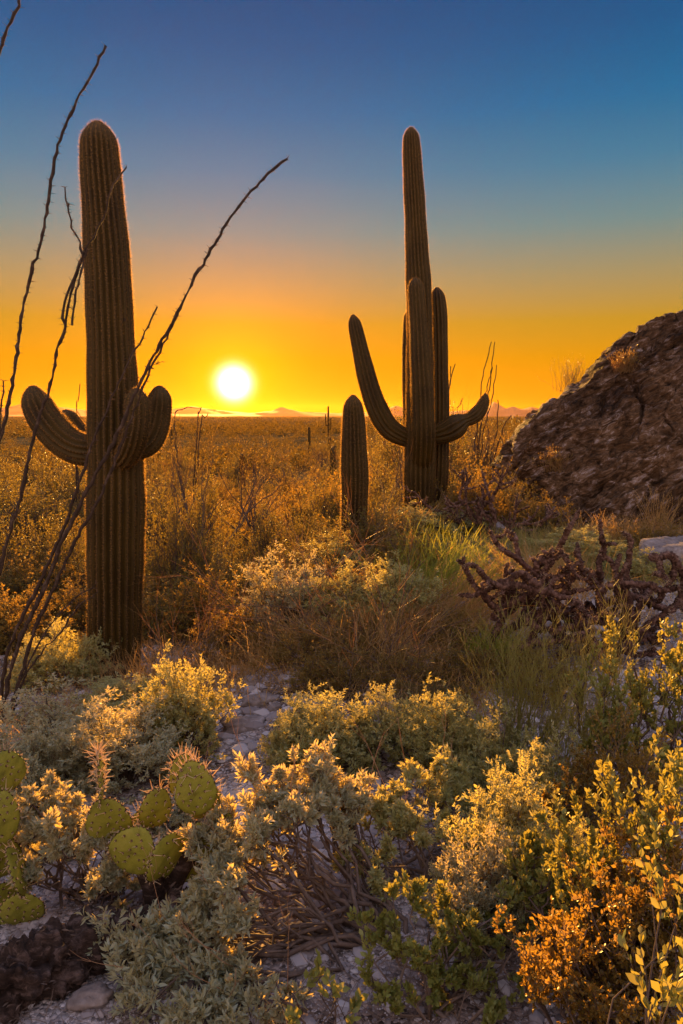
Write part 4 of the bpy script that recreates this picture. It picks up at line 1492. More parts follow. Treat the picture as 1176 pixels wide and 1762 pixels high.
lp = np.array([on_ground(-140, 1.70, .02), on_ground(0, 1.84, .05), on_ground(80, 1.92, .06), on_ground(160, 1.99, .06), on_ground(240, 2.06, .05), on_ground(340, 2.16, .02)])
lq = catmull(np.concatenate([lp, np.zeros((6, 1))], 1), .006)[:, :3]
lq = lq + np.stack([0 * lq[:, 0], .03 * np.sin(lq[:, 0] * 9), .02 * np.sin(lq[:, 0] * 13 + 1)], -1)
lb = lq[0].copy()
nn_ = len(lq)
rl = np.interp(np.linspace(0, 1, nn_), [0, .04, .4, .7, .97, 1], [.075, .09, .08, .068, .05, .006])
rng = np.random.default_rng(61)
LV, LF = lumpy(rng, lq - lb, rl, 72, .36, 17)
k = rng.integers(0, nn_ * 72, 800)
fp = LV[k]
fc = (lq - lb)[np.minimum(k // 72, nn_ - 1)]
fn = norm(fp - fc)
ft = norm(np.gradient(lq, axis=0))[np.minimum(k // 72, nn_ - 1)]
FV, FF = leaves(rng, fp + fn * .002, norm(ft + rng.normal(size=ft.shape) * .22 + fn * .03), rng.uniform(.008, .028, 800), T_LANCE, roll=np.cross(fn, ft) * 2.5)
lg = mesh('fallen_log', [(LV, LF, 0), (FV, FF, 1)], [M['log'], M['twig']])
lg.location = lb
setp(lg, 'dark rotting log lying on pale gravel beneath the prickly pears', 'log')


def boulder(seed, size, flat=(1, .8, .5)):
    rng = np.random.default_rng(seed)
    n, m = 14, 22
    th = np.linspace(0, math.pi, n)
    ph = np.arange(m) / m * 2 * math.pi
    Vv = np.stack([np.sin(th)[:, None] * np.cos(ph)[None], np.sin(th)[:, None] * np.sin(ph)[None], np.cos(th)[:, None] * np.ones(m)[None]], -1)
    f = Vv.reshape(-1, 3)
    out = []
    for v in f:
        d = 1 + .35 * mnoise.fractal(Vector(v * 1.3 + np.array([seed, 0, 0])), .9, 2, 4)
        w = np.sign(v) * np.abs(v) ** .75
        out.append(w * d * np.array(flat) * size)
    ii = np.arange(n * m).reshape(n, m)
    q_ = np.stack([ii[:-1], ii[1:], np.roll(ii, -1, 1)[1:], np.roll(ii, -1, 1)[:-1]], -1).reshape(-1, 4)
    return np.array(out), q_


for k, (px, D, s, fl_, lab) in enumerate([(412, 4.0, .13, (1, .6, .28), 'flat pale slab on the bare patch, nearest of the slabs there'), (445, 4.35, .12, (1, .5, .3), 'longer grey slab behind the nearest slab on the bare patch'),
                                          (385, 4.15, .05, (1, .8, .5), 'small loose stone at the brittlebush side of the bare patch'), (468, 4.2, .045, (1, .8, .6), 'small loose stone at the far end of the slabs'), (430, 4.75, .07, (1, .8, .5), 'grey stone beneath the arching dry stems'),
                                          (118, 1.78, .05, (1.2, .8, .5), 'fist-sized pinkish stone below the old log'), (860, 9.0, .22, (1.2, .7, .4), 'broken rock slab at the foot of the outcrop'), (1000, 8.0, .24, (1.2, .7, .35), 'flat weathered slab in grass below the outcrop'),
                                          (1160, 7.0, .45, (1.2, .8, .45), 'rounded grey-brown rock shoulder at the edge of the picture below the outcrop')]):
    o = mesh('stone', [(*boulder(k * 3 + 1, s, fl_), 0)], M['stone'])
    o.location = on_ground(px, D, s * fl_[2] * .35)
    o.rotation_euler = (0, 0, k * 1.3 if k not in (0, 1) else .25)
    setp(o, lab, 'stone', 'loose stones')

# gravel
rng = np.random.default_rng(71)
ico = np.array([(0, 0, 1), (.89, 0, .45), (.28, .85, .45), (-.72, .53, .45), (-.72, -.53, .45), (.28, -.85, .45), (.72, .53, -.45), (-.28, .85, -.45), (-.89, 0, -.45), (-.28, -.85, -.45), (.72, -.53, -.45), (0, 0, -1)])
icf = np.array([(0, 1, 2), (0, 2, 3), (0, 3, 4), (0, 4, 5), (0, 5, 1), (1, 6, 2), (2, 7, 3), (3, 8, 4), (4, 9, 5), (5, 10, 1), (2, 6, 7), (3, 7, 8), (4, 8, 9), (5, 9, 10), (1, 10, 6), (6, 11, 7), (7, 11, 8), (8, 11, 9), (9, 11, 10), (10, 11, 6)])
ng = 34000
yy = np.exp(rng.uniform(math.log(1.2), math.log(7), ng))
pxs = rng.uniform(-60, 1230, ng)
xx = (pxs - 588) / F * yy * 1.08
zz = ground(xx, yy)
sz = (.0028 + rng.pareto(2.1, ng).clip(0, 9) * .0036) * np.clip(yy / 2.2, .8, 2)
ax = rng.normal(size=(ng, 1, 3)) * .22 + 1
Vg = ico[None] * ax * sz[:, None, None] * np.array([1, 1, .6]) * (1 + rng.normal(size=(ng, 12, 1)) * .16)
a = rng.uniform(0, 6.28, ng)
Rx = Vg[..., 0] * np.cos(a)[:, None] - Vg[..., 1] * np.sin(a)[:, None]
Ry = Vg[..., 0] * np.sin(a)[:, None] + Vg[..., 1] * np.cos(a)[:, None]
Vg = np.stack([Rx, Ry, Vg[..., 2]], -1) + np.stack([xx, yy, zz], -1)[:, None]
fg = (np.arange(ng) * 12)[:, None, None] + icf[None]
M['gravel'] = leaf_mat('gravel_stone', (.20, .165, .17), (.40, .36, .38), .0, (.5, .5, .5), .9, .2, (.52, .48, .50))
setp(mesh('gravel', [(Vg.reshape(-1, 3), fg.reshape(-1, 3), 0)], M['gravel'], smooth=False), 'loose grey and pinkish gravel scattered between the shrubs', 'gravel', kind='stuff')


# ------------------------------------------------------------------ grasses
def blades(rng, x, y, L, w, lean, wig=.1, up=.0, K=5, spread=.35):
    n = len(x)
    p = np.stack([x, y, ground(x, y) - .01], -1)
    d = norm(rng.normal(size=(n, 3)) * spread + np.array([0, 0, 1]) + np.array(lean))
    pts, _ = grow(rng, p, d, L, np.full(n, .001), K, wig, up)
    # droop under gravity
    t = np.linspace(0, 1, K)[None, :]
    pts[:, :, 2] -= (t ** 2.2) * (L[:, None] * .22)
    return ribbons(pts, w, rng)


def clump(name, label, px, D, n, L, wpx, mat, seed, lean=(0, 0, 0), w=.0016, dd=.3, group=None, spread=.35, seeds=0):
    w = w * 1.7
    n = int(n * .8)
    rng = np.random.default_rng(seed)
    rx = pxlen(wpx / 2, D)
    c_ = on_ground(px, D)
    x = c_[0] + rng.normal(size=n) * rx * .45
    y = c_[1] + rng.normal(size=n) * dd * .45
    ll = rng.uniform(L * .45, L * 1.15, n)
    Vv, Ff = blades(rng, x, y, ll, np.full(n, w), lean, .10, 0, 6, spread)
    Vv = Vv - c_
    ch = [(Vv, Ff, 0)]
    if seeds:
        tip = Vv.reshape(n, 6, 2, 3).mean(2)
        k = rng.integers(0, n, seeds)
        p, d = along(rng, tip[k], 6, .7, .5)
        ch.append((*leaves(rng, p, d, rng.uniform(.008, .016, len(p)), T_SMALL), 0))
    o = mesh(name, ch, mat)
    o.location = c_
    return setp(o, label, 'grass', group)


LATER = []
GG = 'grass clumps'
clump('grass_clump', 'dense clump of long green grass leaning over in the middle ground', 745, 6.3, 1500, .62, 210, M['grass_green'], 81, (.35, 0, 0), .0020, .9, GG, .45, 200)
clump('grass_clump', 'golden seeding grass leaning towards the dead cholla', 790, 5.3, 900, .6, 230, M['grass_gold'], 82, (.65, 0, 0), .0016, .7, GG, .45, 500)
clump('grass_clump', 'bright green grass tuft at the foot of the dead cholla', 850, 4.6, 700, .34, 120, M['grass_green'], 83, (.1, 0, .0), .0018, .3, GG, .5)
clump('grass_clump', 'tangle of dry red-gold grass beside the round middle brittlebush', 660, 4.9, 900, .52, 220, M['grass_gold'], 84, (.25, 0, 0), .0014, .6, GG, .5, 200)
clump('grass_clump', 'fine dry grass rising around the base of the three-armed saguaro', 255, 5.3, 420, .52, 230, M['grass_gold'], 85, (-.12, 0, .1), .0014, .4, GG, .4, 60)
clump('grass_clump', 'dry straw grass arching behind the bare rocky patch', 520, 5.2, 500, .5, 230, M['grass_gold'], 86, (-.4, 0, -.1), .0014, .5, GG, .6, 100)
clump('grass_clump', 'dry pale grass stalks behind the dead cholla', 935, 6.0, 900, .6, 190, M['grass_gold'], 87, (-.35, 0, 0), .0017, .4, GG, .4)
clump('grass_clump', 'mixed grass covering the bank under the outcrop', 1010, 7.3, 5500, .34, 420, M['grass_mixed'], 88, (.05, 0, 0), .002, 1.6, GG, .5)
clump('grass_clump', 'golden sunlit weeds against the lower face of the outcrop', 1070, 8.0, 1300, .5, 220, M['grass_gold'], 89, (.05, 0, 0), .002, .5, GG, .3, 500)
clump('grass_clump', 'tall golden weed spire in front of the outcrop', 1128, 8.1, 120, .85, 30, M['grass_gold'], 90, (0, 0, .2), .002, .1, GG, .15, 260)
clump('grass_clump', 'thin straw stems in front of the ocotillo foot', 60, 3.9, 300, .38, 180, M['grass_gold'], 91, (-.1, 0, 0), .0012, .4, GG, .4)
clump('grass_clump', 'fine dry grass between the middle brittlebush and the pale-stemmed bush', 700, 3.7, 350, .34, 130, M['grass_gold'], 92, (.2, 0, 0), .0011, .4, GG, .5)
clump('grass_clump', 'pale foxtail grass leaning before the base of the tallest saguaro', 690, 8.6, 260, .75, 160, M['grass_gold'], 93, (.35, 0, 0), .0024, .4, GG, .4, 100)

# long arching dry stems in the shaded middle
for k, (px, D, n, L, wp, lean, lab) in enumerate([(455, 5.7, 26, 1.0, 200, (.5, 0, 0), 'long arching dry stems sweeping over the shaded bushes beneath the sun'),
                                                  (560, 5.2, 20, .9, 160, (-.7, 0, 0), 'bare reddish arching stems leaning back over the grey shaded bush'),
                                                  (660, 4.6, 30, .75, 150, (.35, 0, 0), 'dense fan of thin dark dry stems beside the rounded middle bush'),
                                                  (300, 5.4, 30, .6, 120, (.2, 0, 0), 'thin dry stems standing right beside the thick saguaro base')]):
    rng = np.random.default_rng(900 + k)
    c_ = on_ground(px, D)
    root = empty('dry_stem_plant', c_, lab, 'dry plant', 'dry stemmed plants')
    p = rng.normal(size=(n, 3)) * np.array([pxlen(wp * .3, D), .15, 0])
    p[:, 2] = ground(p[:, 0] + c_[0], p[:, 1] + c_[1]) - c_[2] - .01
    d = norm(rng.normal(size=(n, 3)) * .35 + np.array([0, 0, 1]) + np.array(lean))
    pts, rr = grow(rng, p, d, rng.uniform(L * .6, L * 1.3, n), np.full(n, .0034), 10, .07, -.07, .4)
    p2, d2, L2, r2 = spawn(rng, pts, rr, 7, .3, .5, (.2, .4), .7)
    q2, r2 = grow(rng, p2, d2, L2, r2, 5, .1, .0, .5)
    mesh('stems', [(*tubes(pts, rr, 4), 0), (*tubes(q2, r2, 3), 1)], [M['twig'], M['grass_gold']], root)

for a in [(560, 4.55, 700, .26, 280, 201, (.1, 0, 0), 'short dry grass behind the rounded middle brittlebush'), (700, 4.6, 900, .34, 260, 202, (.3, 0, 0), 'dense golden grass tangle between the middle bush and the dead cholla'),
          (780, 4.0, 700, .30, 200, 203, (.2, 0, 0), 'golden green grass beside the leafless yellow-green twigs'), (420, 5.1, 600, .36, 240, 204, (-.1, 0, 0), 'rusty dry grass between the thick saguaro and the bare patch'),
          (330, 4.9, 500, .34, 170, 205, (.1, 0, 0), 'rusty dry grass behind the golden-topped bush'), (130, 4.7, 500, .32, 240, 206, (-.1, 0, 0), 'straw grass above the wide blue-grey brittlebush'),
          (640, 5.6, 900, .42, 240, 207, (.3, 0, 0), 'tall golden grass in front of the leaning green clump')]:
    clump('grass_clump', a[7], a[0], a[1], a[2], a[3], a[4], M['grass_gold'], a[5], a[6], .0013, .7, GG, .5, 120)
for a in [(620, 4.9, 150, 75, 'low rusty twig bush at the near edge of the red-gold grass'), (520, 4.9, 150, 70, 'low brown twig bush beyond the loose slabs'), (760, 4.9, 150, 80, 'low golden twig bush near the foot of the dead cholla'),
          (400, 5.6, 150, 85, 'shaded brown twig bush beside the base of the thick saguaro'), (700, 6.6, 160, 80, 'golden twig bush in the leaning grass')]:
    LATER.append(a)

# weeds on the rock
for k, (px, py, D, L, n, wp, lab) in enumerate([(985, 672, 11.9, .52, 90, 42, 'wispy bush silhouetted against the sky on the outcrop slope'), (1078, 640, 11.2, .28, 160, 34, 'orange-lit tuft of weeds in a ledge of the outcrop'),
                                                (958, 812, 10.2, .3, 90, 26, 'small glowing weed low on the outcrop face')]):
    target_ = P(px, py, D)
    dist = np.linalg.norm((ROCKV.reshape(-1, 3) - np.array([0, 0, CAMZ])) / np.linalg.norm(ROCKV.reshape(-1, 3) - np.array([0, 0, CAMZ]), axis=1, keepdims=True) - (target_ - np.array([0, 0, CAMZ])) / np.linalg.norm(target_ - np.array([0, 0, CAMZ])), axis=1)
    c_ = ROCKV.reshape(-1, 3)[np.argmin(dist)]
    rng = np.random.default_rng(95 + k)
    p = rng.normal(size=(n, 3)) * np.array([pxlen(wp * .3, D), .04, .02])
    d = norm(rng.normal(size=(n, 3)) * .38 + np.array([-.12, 0, 1]))
    pts, rr = grow(rng, p, d, rng.uniform(L * .5, L * 1.2, n), np.full(n, .0028), 6, .12, .03, .35)
    p2, d2, L2, r2 = spawn(rng, pts, rr, 3, .35, .45, (.2, .35), .8)
    q2, r2 = grow(rng, p2, d2, L2, r2, 4, .12, .1, .5)
    root = empty('dry_weed', c_, lab, 'weed', 'weeds growing on the outcrop')
    mesh('stems', [(*tubes(pts, rr, 3), 0), (*tubes(q2, r2, 3), 0)], M['grass_gold'] if k else M['pale_twig'], root)
    pl2, dl2 = along(rng, q2, 3, .3, .6)
    mesh('foliage', [(*leaves(rng, pl2, dl2, rng.uniform(.012, .022, len(pl2)), T_SMALL), 0)], M['gold_small'], root)


# ------------------------------------------------------------------ desert trees and middle-distance scrub
def tree_proto(name, seed, H, R, nst, leafn, mat, twig, sizes=(.012, .03), r0=.045, spread=.55, up=.12, gens=3, loc=(0, -260, -50)):
    rng = np.random.default_rng(seed)
    root = empty(name, loc)
    p0 = rng.normal(size=(nst, 3)) * np.array([.12, .12, 0])
    ph = np.arange(nst) / nst * 6.28 + rng.normal(size=nst) * .4
    d0 = norm(np.stack([np.cos(ph) * spread, np.sin(ph) * spread, np.ones(nst)], 1))
    pts, rr = grow(rng, p0, d0, rng.uniform(.45, .6, nst) * H, np.full(nst, r0) * rng.uniform(.7, 1.1, nst), 8, .17, .02, .5)
    mesh('trunk', [(*tubes(pts, rr, 7), 0)], twig, root)
    tb = []
    for g in range(gens):
        n, sp_, lr_ = [(5, .75, (.45, .75)), (5, .8, (.4, .7)), (4, .8, (.35, .6))][g]
        p, d, L, r = spawn(rng, pts, rr, n, .3, sp_, lr_, .55)
        pts, rr = grow(rng, p, d, L, np.maximum(r, .003), 5, .16, up, .4)
        tb.append((*tubes(pts, rr, 4 if g < 1 else 3), 0 if g < 2 else 1))
    mesh('limbs', tb[:2], [twig, mat], root)
    pl2, dl2 = along(rng, pts, leafn, .1, .6)
    mesh('crown', [tb[2]] + [(*leaves(rng, pl2, dl2, rng.uniform(*sizes, len(pl2)), T_SMALL), 1)] if gens > 2 else [(*leaves(rng, pl2, dl2, rng.uniform(*sizes, len(pl2)), T_SMALL), 1)], [twig, mat], root)
    co = []
    for c2 in root.children:
        buf = np.empty(len(c2.data.vertices) * 3, np.float32)
        c2.data.vertices.foreach_get('co', buf)
        co.append(buf.reshape(-1, 3))
    co = np.concatenate(co)
    return root, float(np.percentile(co[:, 2], 99)), float(np.percentile(np.abs(co[:, 0]), 97)) * 2


pv1, h1, w1 = tree_proto('palo_verde_tree', 201, 3.0, 1.5, 5, 3, M['paloverde'], M['twig'], (.014, .034), .06, .6)
pv2, h2, w2 = tree_proto('palo_verde_tree', 202, 2.6, 1.6, 5, 3, M['paloverde'], M['twig'], (.014, .034), .05, .95)
TR = 'desert trees in the middle distance'
put(pv1, 345, 11.0, 290, 300, 'bare-stemmed palo verde glowing under the sun beside the three-armed saguaro', TR, 'tree', base=w1, ph=h1, rz=.4)
put(pv2, 450, 12.5, 250, 215, 'lower palo verde with a leaning dark limb, right of the larger one', TR, 'tree', base=w2, ph=h2, rz=2.2)
put(pv2, 675, 12.5, 210, 210, 'dark-limbed palo verde seen between the short and the tallest saguaro', TR, 'tree', base=w2, ph=h2, rz=5.1)
put(pv1, 815, 13.5, 170, 190, 'golden feathery palo verde behind the tallest saguaro near the outcrop', TR, 'tree', base=w1, ph=h1, rz=3.3)
put(pv1, 265, 14, 170, 230, 'slender palo verde half hidden by the three-armed saguaro', TR, 'tree', base=w1, ph=h1, rz=1.3)
put(pv2, 545, 17, 120, 110, 'pale rounded palo verde left of the short saguaro', TR, 'tree', base=w2, ph=h2, rz=.9)
put(pv2, 45, 13, 200, 110, 'low palo verde with dark bent limbs crossing behind the ocotillo whips', TR, 'tree', base=w2, ph=h2, rz=4.0)

CRE = dict(gen=[(6, .4, .6, (.3, .5), .6, 4, .15, .3), (4, .3, .7, (.4, .6), .7, 3, .15, .3)], leaf=dict(m=9, t0=.1, spread=.9, size=(.018, .036), T=T_SMALL), rmin=.002)
SCR = dict(gen=[(6, .4, .7, (.25, .45), .6, 4, .2, .2), (4, .3, .8, (.4, .6), .7, 3, .15, .2)], leaf=dict(m=9, t0=.1, spread=1.0, size=(.022, .045), T=T_SMALL), rmin=.002)
cre = dome_proto('creosote_bush', 301, 1.2, .7, 60, CRE, M['creosote'], M['twig'], .014)
cre2 = dome_proto('creosote_bush', 302, 1.1, .75, 60, CRE, M['creosote'], M['twig'], .014)
scr = dome_proto('bursage_bush', 303, .7, .6, 60, SCR, M['scrub'], M['twig'], .012)
scr2 = dome_proto('bursage_bush', 304, .8, .6, 60, SCR, M['scrub'], M['pale_twig'], .012)
KB = {cre.name: (1.6, 1.3), cre2.name: (1.7, 1.2), scr.name: (1.4, .82), scr2.name: (1.4, .9)}


def bush(pr, px, D, w, h, label, group):
    b_, p_ = KB[pr.name.split('|')[0]]
    return put(pr, px, D, w, h, label, group, 'shrub', base=b_, ph=p_)


MIDL = [
    (cre, 400, 8.2, 190, 110, 'dark leafy bush with bright leaf tips below the palo verde'), (cre2, 490, 7.6, 150, 100, 'dark leafy bush with bright tips, right of the first one'),
    (cre2, 320, 7.4, 160, 90, 'shaded purple-brown bush touching the three-armed saguaro'), (cre, 540, 10.5, 120, 110, 'dark green bush behind the domed bush near the short saguaro'),
    (scr, 300, 9.0, 150, 70, 'low dull bush at the shadow side of the three-armed saguaro'), (cre2, 665, 10.5, 90, 90, 'leafy bush right behind the short saguaro'),
    (scr2, 650, 7.6, 150, 80, 'sunlit low bush between the short saguaro and the leaning grass'), (scr, 820, 9.6, 120, 80, 'brown shaded bush in front of the reddish cholla heap'),
    (scr2, 450, 10.5, 170, 90, 'golden low bush in the clearing beneath the sun'), (scr, 520, 13, 150, 70, 'golden bush just past the dark bushes in the clearing'),
    (cre, 60, 9.5, 150, 90, 'dark rounded bush beyond the ocotillo on the lower slope'), (scr2, 120, 8.2, 170, 80, 'golden bush beside the three-armed saguaro on the lower slope'),
    (scr, 20, 7.4, 160, 80, 'golden bush at the picture edge beyond the ocotillo'), (cre2, 130, 11.5, 140, 80, 'dark green bush behind the golden slope bushes'),
    (scr2, 880, 13.5, 120, 110, 'bright golden bush lit beside the edge of the outcrop'), (cre, 760, 12.5, 80, 100, 'dark bush squeezed behind the tallest saguaro'),
    (scr, 640, 5.8, 170, 70, 'low brown bush among the red-gold grass'), (cre2, 420, 6.4, 150, 80, 'dark shaded bush behind the arching dry stems'),
    (scr2, 100, 6.6, 140, 60, 'straw-coloured low bush near the ocotillo foot'), (scr, 560, 6.4, 130, 70, 'low bush of grey twigs among arching dry stems'),
]
TALL = [(cre, 300, 9.6, 130, 190, 'tall tangled dark bush close behind the three-armed saguaro'), (cre2, 385, 9.2, 150, 150, 'tall dark tangled bush under the big bare-stemmed palo verde'),
        (cre, 470, 10.0, 140, 150, 'tall dark bush with glowing tips left of the clearing'), (cre2, 535, 9.4, 120, 130, 'tall bushy shrub left of the short saguaro'),
        (cre2, 655, 9.6, 110, 150, 'tall bushy shrub squeezed between the short and the tallest saguaro'), (cre, 30, 9.8, 170, 150, 'tall dark bush behind the ocotillo whips'),
        (cre2, 120, 10.5, 140, 130, 'tall dark bush just left of the three-armed saguaro'), (scr2, 800, 9.8, 120, 110, 'rusty bush between the tallest saguaro and the cholla heap'),
        (cre, 880, 10.2, 120, 90, 'dark bush against the foot of the outcrop'), (scr, 770, 9.0, 110, 60, 'rusty low bush at the foot of the cholla heap'),
        (cre, 350, 12.5, 130, 170, 'tall dark bush far inside the thicket beneath the sun'), (cre2, 560, 12.0, 110, 140, 'tall dark bush deep behind the short saguaro'),
        (scr, 940, 9.0, 130, 60, 'rusty low bush along the lower edge of the outcrop'), (scr2, 1120, 7.6, 150, 60, 'golden low bush below the far end of the outcrop'),
        (scr, 585, 4.45, 190, 62, 'low rusty twig bush covering the ground behind the rounded middle brittlebush'), (scr2, 700, 4.35, 190, 66, 'low golden twig bush right behind the brittlebush pair in the middle'),
        (scr, 810, 4.2, 180, 66, 'low rusty twig bush below the near end of the dead cholla'), (scr2, 470, 5.3, 150, 60, 'low golden twig bush at the upper end of the bare patch'),
        (cre, 745, 3.9, 150, 60, 'low olive bush between the middle brittlebushes and the yellow-green twigs'), (scr2, 930, 4.2, 200, 70, 'low golden twig bush underneath the dead cholla')]
MIDL += TALL
MIDL += [(scr if k % 2 else scr2, *a) for k, a in enumerate(LATER)]
for m_ in MIDL:
    bush(*m_, 'bushes on the near slope')
rng = np.random.default_rng(401)
band = [('in the clearing beneath the sun', 250, 600), ('on the slope beyond the ocotillo', -60, 160), ('behind the tallest saguaro', 620, 900)]
for k in range(64):
    y = rng.uniform(6.6, 13)
    px = rng.uniform(-60, 640) if k % 4 else rng.uniform(640, 900)
    if 150 < px < 245 and y < 7.2 or 575 < px < 645 and y < 8.6 or px > 690 and y < 9 or 690 < px < 775:
        continue
    pr = [cre, scr, scr2, cre2, scr2, scr][rng.integers(0, 6)]
    hh_ = rng.uniform(.38, .75)
    ww_ = hh_ * rng.uniform(1.4, 2.2)
    where = 'on the slope beyond the ocotillo' if px < 200 else ('on the slope beneath the sun' if px < 600 else 'beside the tallest saguaro')
    kind_ = 'dark leafy low bush' if pr in (cre, cre2) else 'golden twiggy low bush'
    bush(pr, px, y, ww_ / y * F, hh_ / y * F, f'{kind_} {where}', f'{kind_}es {where}')
for k in range(210):
    y = math.exp(rng.uniform(math.log(12), math.log(85)))
    px = rng.uniform(-80, 940)
    pr = [cre, scr, scr2, cre2, scr, scr2][rng.integers(0, 6)]
    hh_ = rng.uniform(.6, 1.5) * (1.15 if pr in (cre, cre2) else .85)
    ww_ = hh_ * rng.uniform(1.3, 2.0)
    where = 'on the slope beyond the ocotillo' if px < 200 else ('in the flat beneath the sun' if px < 600 else 'behind the tallest saguaro')
    dist_ = 'near' if y < 25 else ('mid-distance' if y < 50 else 'far')
    kind_ = 'dark leafy desert bush' if pr in (cre, cre2) else 'golden twiggy desert bush'
    bush(pr, px, y, ww_ / y * F, hh_ / y * F, f'{dist_} {kind_} {where}', f'{dist_} {kind_}es {where}')
for k in range(30):
    y = math.exp(rng.uniform(math.log(18), math.log(90)))
    px = rng.uniform(-80, 760)
    hh_ = rng.uniform(1.6, 2.9)
    dist_ = 'near' if y < 30 else ('mid-distance' if y < 55 else 'far')
    where = 'on the plain beyond the ocotillo' if px < 200 else ('on the plain beneath the sun' if px < 600 else 'on the plain behind the tallest saguaro')
    bush([cre, cre2][k % 2], px, y, hh_ * rng.uniform(1.0, 1.5) / y * F, hh_ / y * F, f'{dist_} tall dark thicket bush {where}', f'{dist_} tall dark thicket bushes {where}')
# far trees standing over the scrub
for k in range(34):
    y = math.exp(rng.uniform(math.log(30), math.log(160)))
    px = rng.uniform(-80, 920)
    hh_ = rng.uniform(1.8, 3.4)
    dist_ = 'mid-distance' if y < 70 else 'far'
    where = 'on the plain beyond the ocotillo' if px < 200 else ('on the plain beneath the sun' if px < 600 else 'on the plain behind the tallest saguaro')
    put([pv1, pv2][k % 2], px, y, hh_ * 1.3 / y * F, hh_ / y * F, f'{dist_} feathery desert tree {where}', f'{dist_} desert trees {where}', 'tree', base=[w1, w2][k % 2], ph=[h1, h2][k % 2])

# far scrub, too many to count: one mass
rng = np.random.default_rng(501)
M['far_scrub'] = leaf_mat('far_scrub_leaf', (.035, .032, .010), (.065, .052, .015), .16, (.7, .40, .05), .7, .15, (.13, .10, .035))
chunks = []
for ns, ya, yb, nl, fs in ((2200, 60, 320, 110, (.10, .20)), (7000, 280, 4500, 34, (.22, .45))):
    yy = np.exp(rng.uniform(math.log(ya), math.log(yb), ns))
    xx = rng.uniform(-.64, .52, ns) * yy * 1.05
    zz = ground(xx, yy)
    hh_ = rng.uniform(.6, 1.9, ns) * np.where(rng.random(ns) < .12, 1.6, 1) * np.clip(yy / 200, 1, 2.2)
    ph = rng.uniform(0, 6.28, (ns, nl))
    uu = rng.uniform(0, 1, (ns, nl))
    rr = np.sqrt(1 - uu ** 2) * rng.uniform(.5, 1, (ns, nl)) * hh_[:, None] * .95
    pos = np.stack([xx[:, None] + rr * np.cos(ph), yy[:, None] + rr * np.sin(ph), zz[:, None] + uu * hh_[:, None] * rng.uniform(.65, 1.1, (ns, nl))], -1).reshape(-1, 3)
    dirs = norm(rng.normal(size=pos.shape) + np.array([0, 0, .4]))
    Vv, Ff = leaves(rng, pos, dirs, np.repeat(hh_, nl) * rng.uniform(*fs, ns * nl), T_SMALL)
    chunks.append((Vv, Ff, 0))
setp(mesh('desert_scrub', chunks, M['far_scrub']), 'dense dark scrub covering the far desert plain to the horizon', 'scrub', kind='stuff')

# ground cover of dry grass between the bushes
ngc = 42000
yy = np.exp(rng.uniform(math.log(4.6), math.log(42), ngc))
xx = rng.uniform(-.62, .56, ngc) * yy * 1.05
keep = fbm2(xx * 2.2, yy * 2.2, 9) > -.9
keep &= ~((xx < -.15 * yy + .35) & (xx > -.62) & (yy < 5))
xx, yy = xx[keep], yy[keep]
n_ = len(xx)
rng2 = np.random.default_rng(502)
L = rng2.uniform(.10, .34, n_) * np.clip(yy / 12, .8, 1.7)
Vv, Ff = blades(rng2, xx, yy, L, .0011 + yy * .00022, (0, 0, 0), .14, 0, 4, .5)
setp(mesh('grass', [(Vv, Ff, 0)], M['grass_gold'], smooth=True), 'thin dry golden grass between the desert bushes', 'grass', kind='stuff')

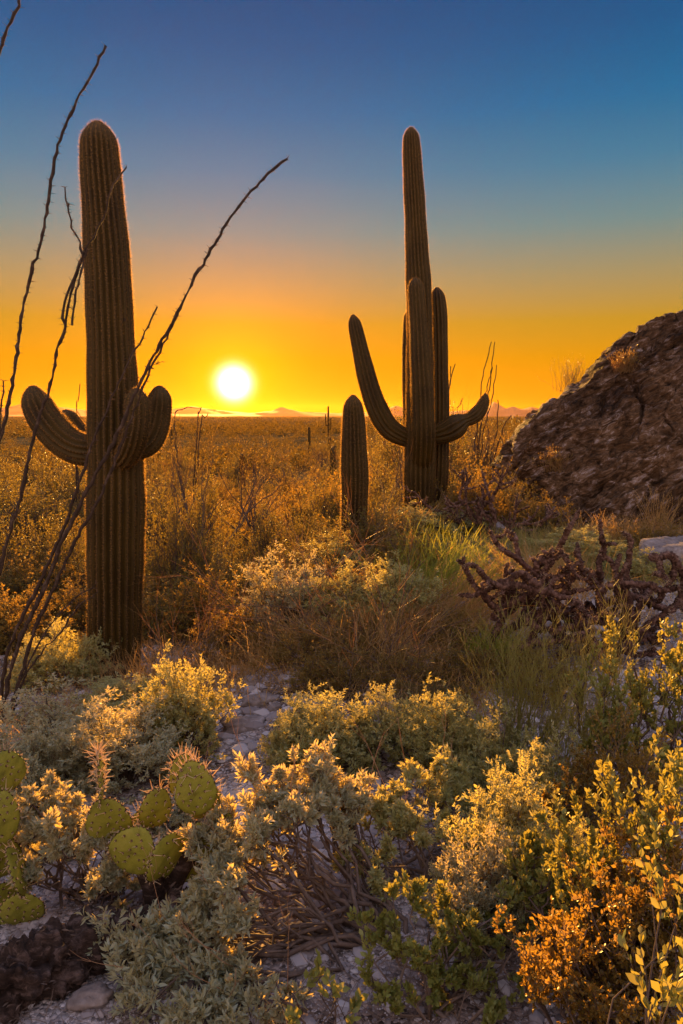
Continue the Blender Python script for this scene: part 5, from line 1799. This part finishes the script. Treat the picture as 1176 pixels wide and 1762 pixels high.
# litter and dry twigs on the foreground gravel
nlt = 9000
yy = np.exp(rng.uniform(math.log(1.3), math.log(6), nlt))
xx = rng.uniform(-.56, .56, nlt) * yy * 1.05
d = norm(rng.normal(size=(nlt, 3)) * np.array([1, 1, .15]))
p = np.stack([xx, yy, ground(xx, yy) + .008], -1)
pts, rr = grow(rng, p, d, rng.uniform(.02, .10, nlt), np.full(nlt, .0011), 4, .25, 0, .5)
setp(mesh('plant_litter', [(*tubes(pts, rr, 3), 0)], M['pale_twig']), 'fallen dry twigs on the gravel', 'litter', kind='stuff')

# things of one group that share a label are told apart by their order from the left
ordn = ['first', 'second', 'third', 'fourth', 'fifth', 'sixth', 'seventh', 'eighth', 'ninth', 'tenth', 'eleventh', 'twelfth', 'thirteenth', 'fourteenth', 'fifteenth', 'sixteenth', 'seventeenth',
        'eighteenth', 'nineteenth', 'twentieth', 'twenty-first', 'twenty-second', 'twenty-third', 'twenty-fourth', 'twenty-fifth', 'twenty-sixth', 'twenty-seventh', 'twenty-eighth', 'twenty-ninth', 'thirtieth']
same = {}
for o in bpy.data.objects:
    if o.parent is None and o.get('label') and o.get('group'):
        same.setdefault(o['label'], []).append(o)
for lab, os_ in same.items():
    if len(os_) > 1:
        os_.sort(key=lambda o: o.location.x / o.location.y)
        for k, o in enumerate(os_):
            o['label'] = f'{ordn[min(k, 29)]} from the left: {lab}' if k else f'leftmost {lab}'

# unused prototypes must not linger
for o in list(bpy.data.objects):
    if o.parent is None and o.type == 'EMPTY' and o.location.y < -150:
        for c2 in list(o.children):
            bpy.data.objects.remove(c2)
        bpy.data.objects.remove(o)

# ------------------------------------------------------------------ haze
hz, nt = nt_mat('desert_haze')
pv = nt.nodes.new('ShaderNodeVolumePrincipled')
pv.inputs['Color'].default_value = (.78, .40, .07, 1)
pv.inputs['Density'].default_value = 1.1e-5
pv.inputs['Anisotropy'].default_value = .62
ho = nt.nodes.new('ShaderNodeOutputMaterial')
nt.links.new(pv.outputs[0], ho.inputs['Volume'])
x0, x1, y0, y1, z0, z1 = -52000, 52000, -60, 25500, -26, 360
hv = np.array([(x, y, z) for x in (x0, x1) for y in (y0, y1) for z in (z0, z1)], float)
hf = np.array([(0, 1, 3, 2), (4, 6, 7, 5), (0, 4, 5, 1), (2, 3, 7, 6), (0, 2, 6, 4), (1, 5, 7, 3)])
setp(mesh('haze', [(hv, hf, 0)], hz, smooth=False), 'warm hazy air over the plain', 'haze', kind='stuff')
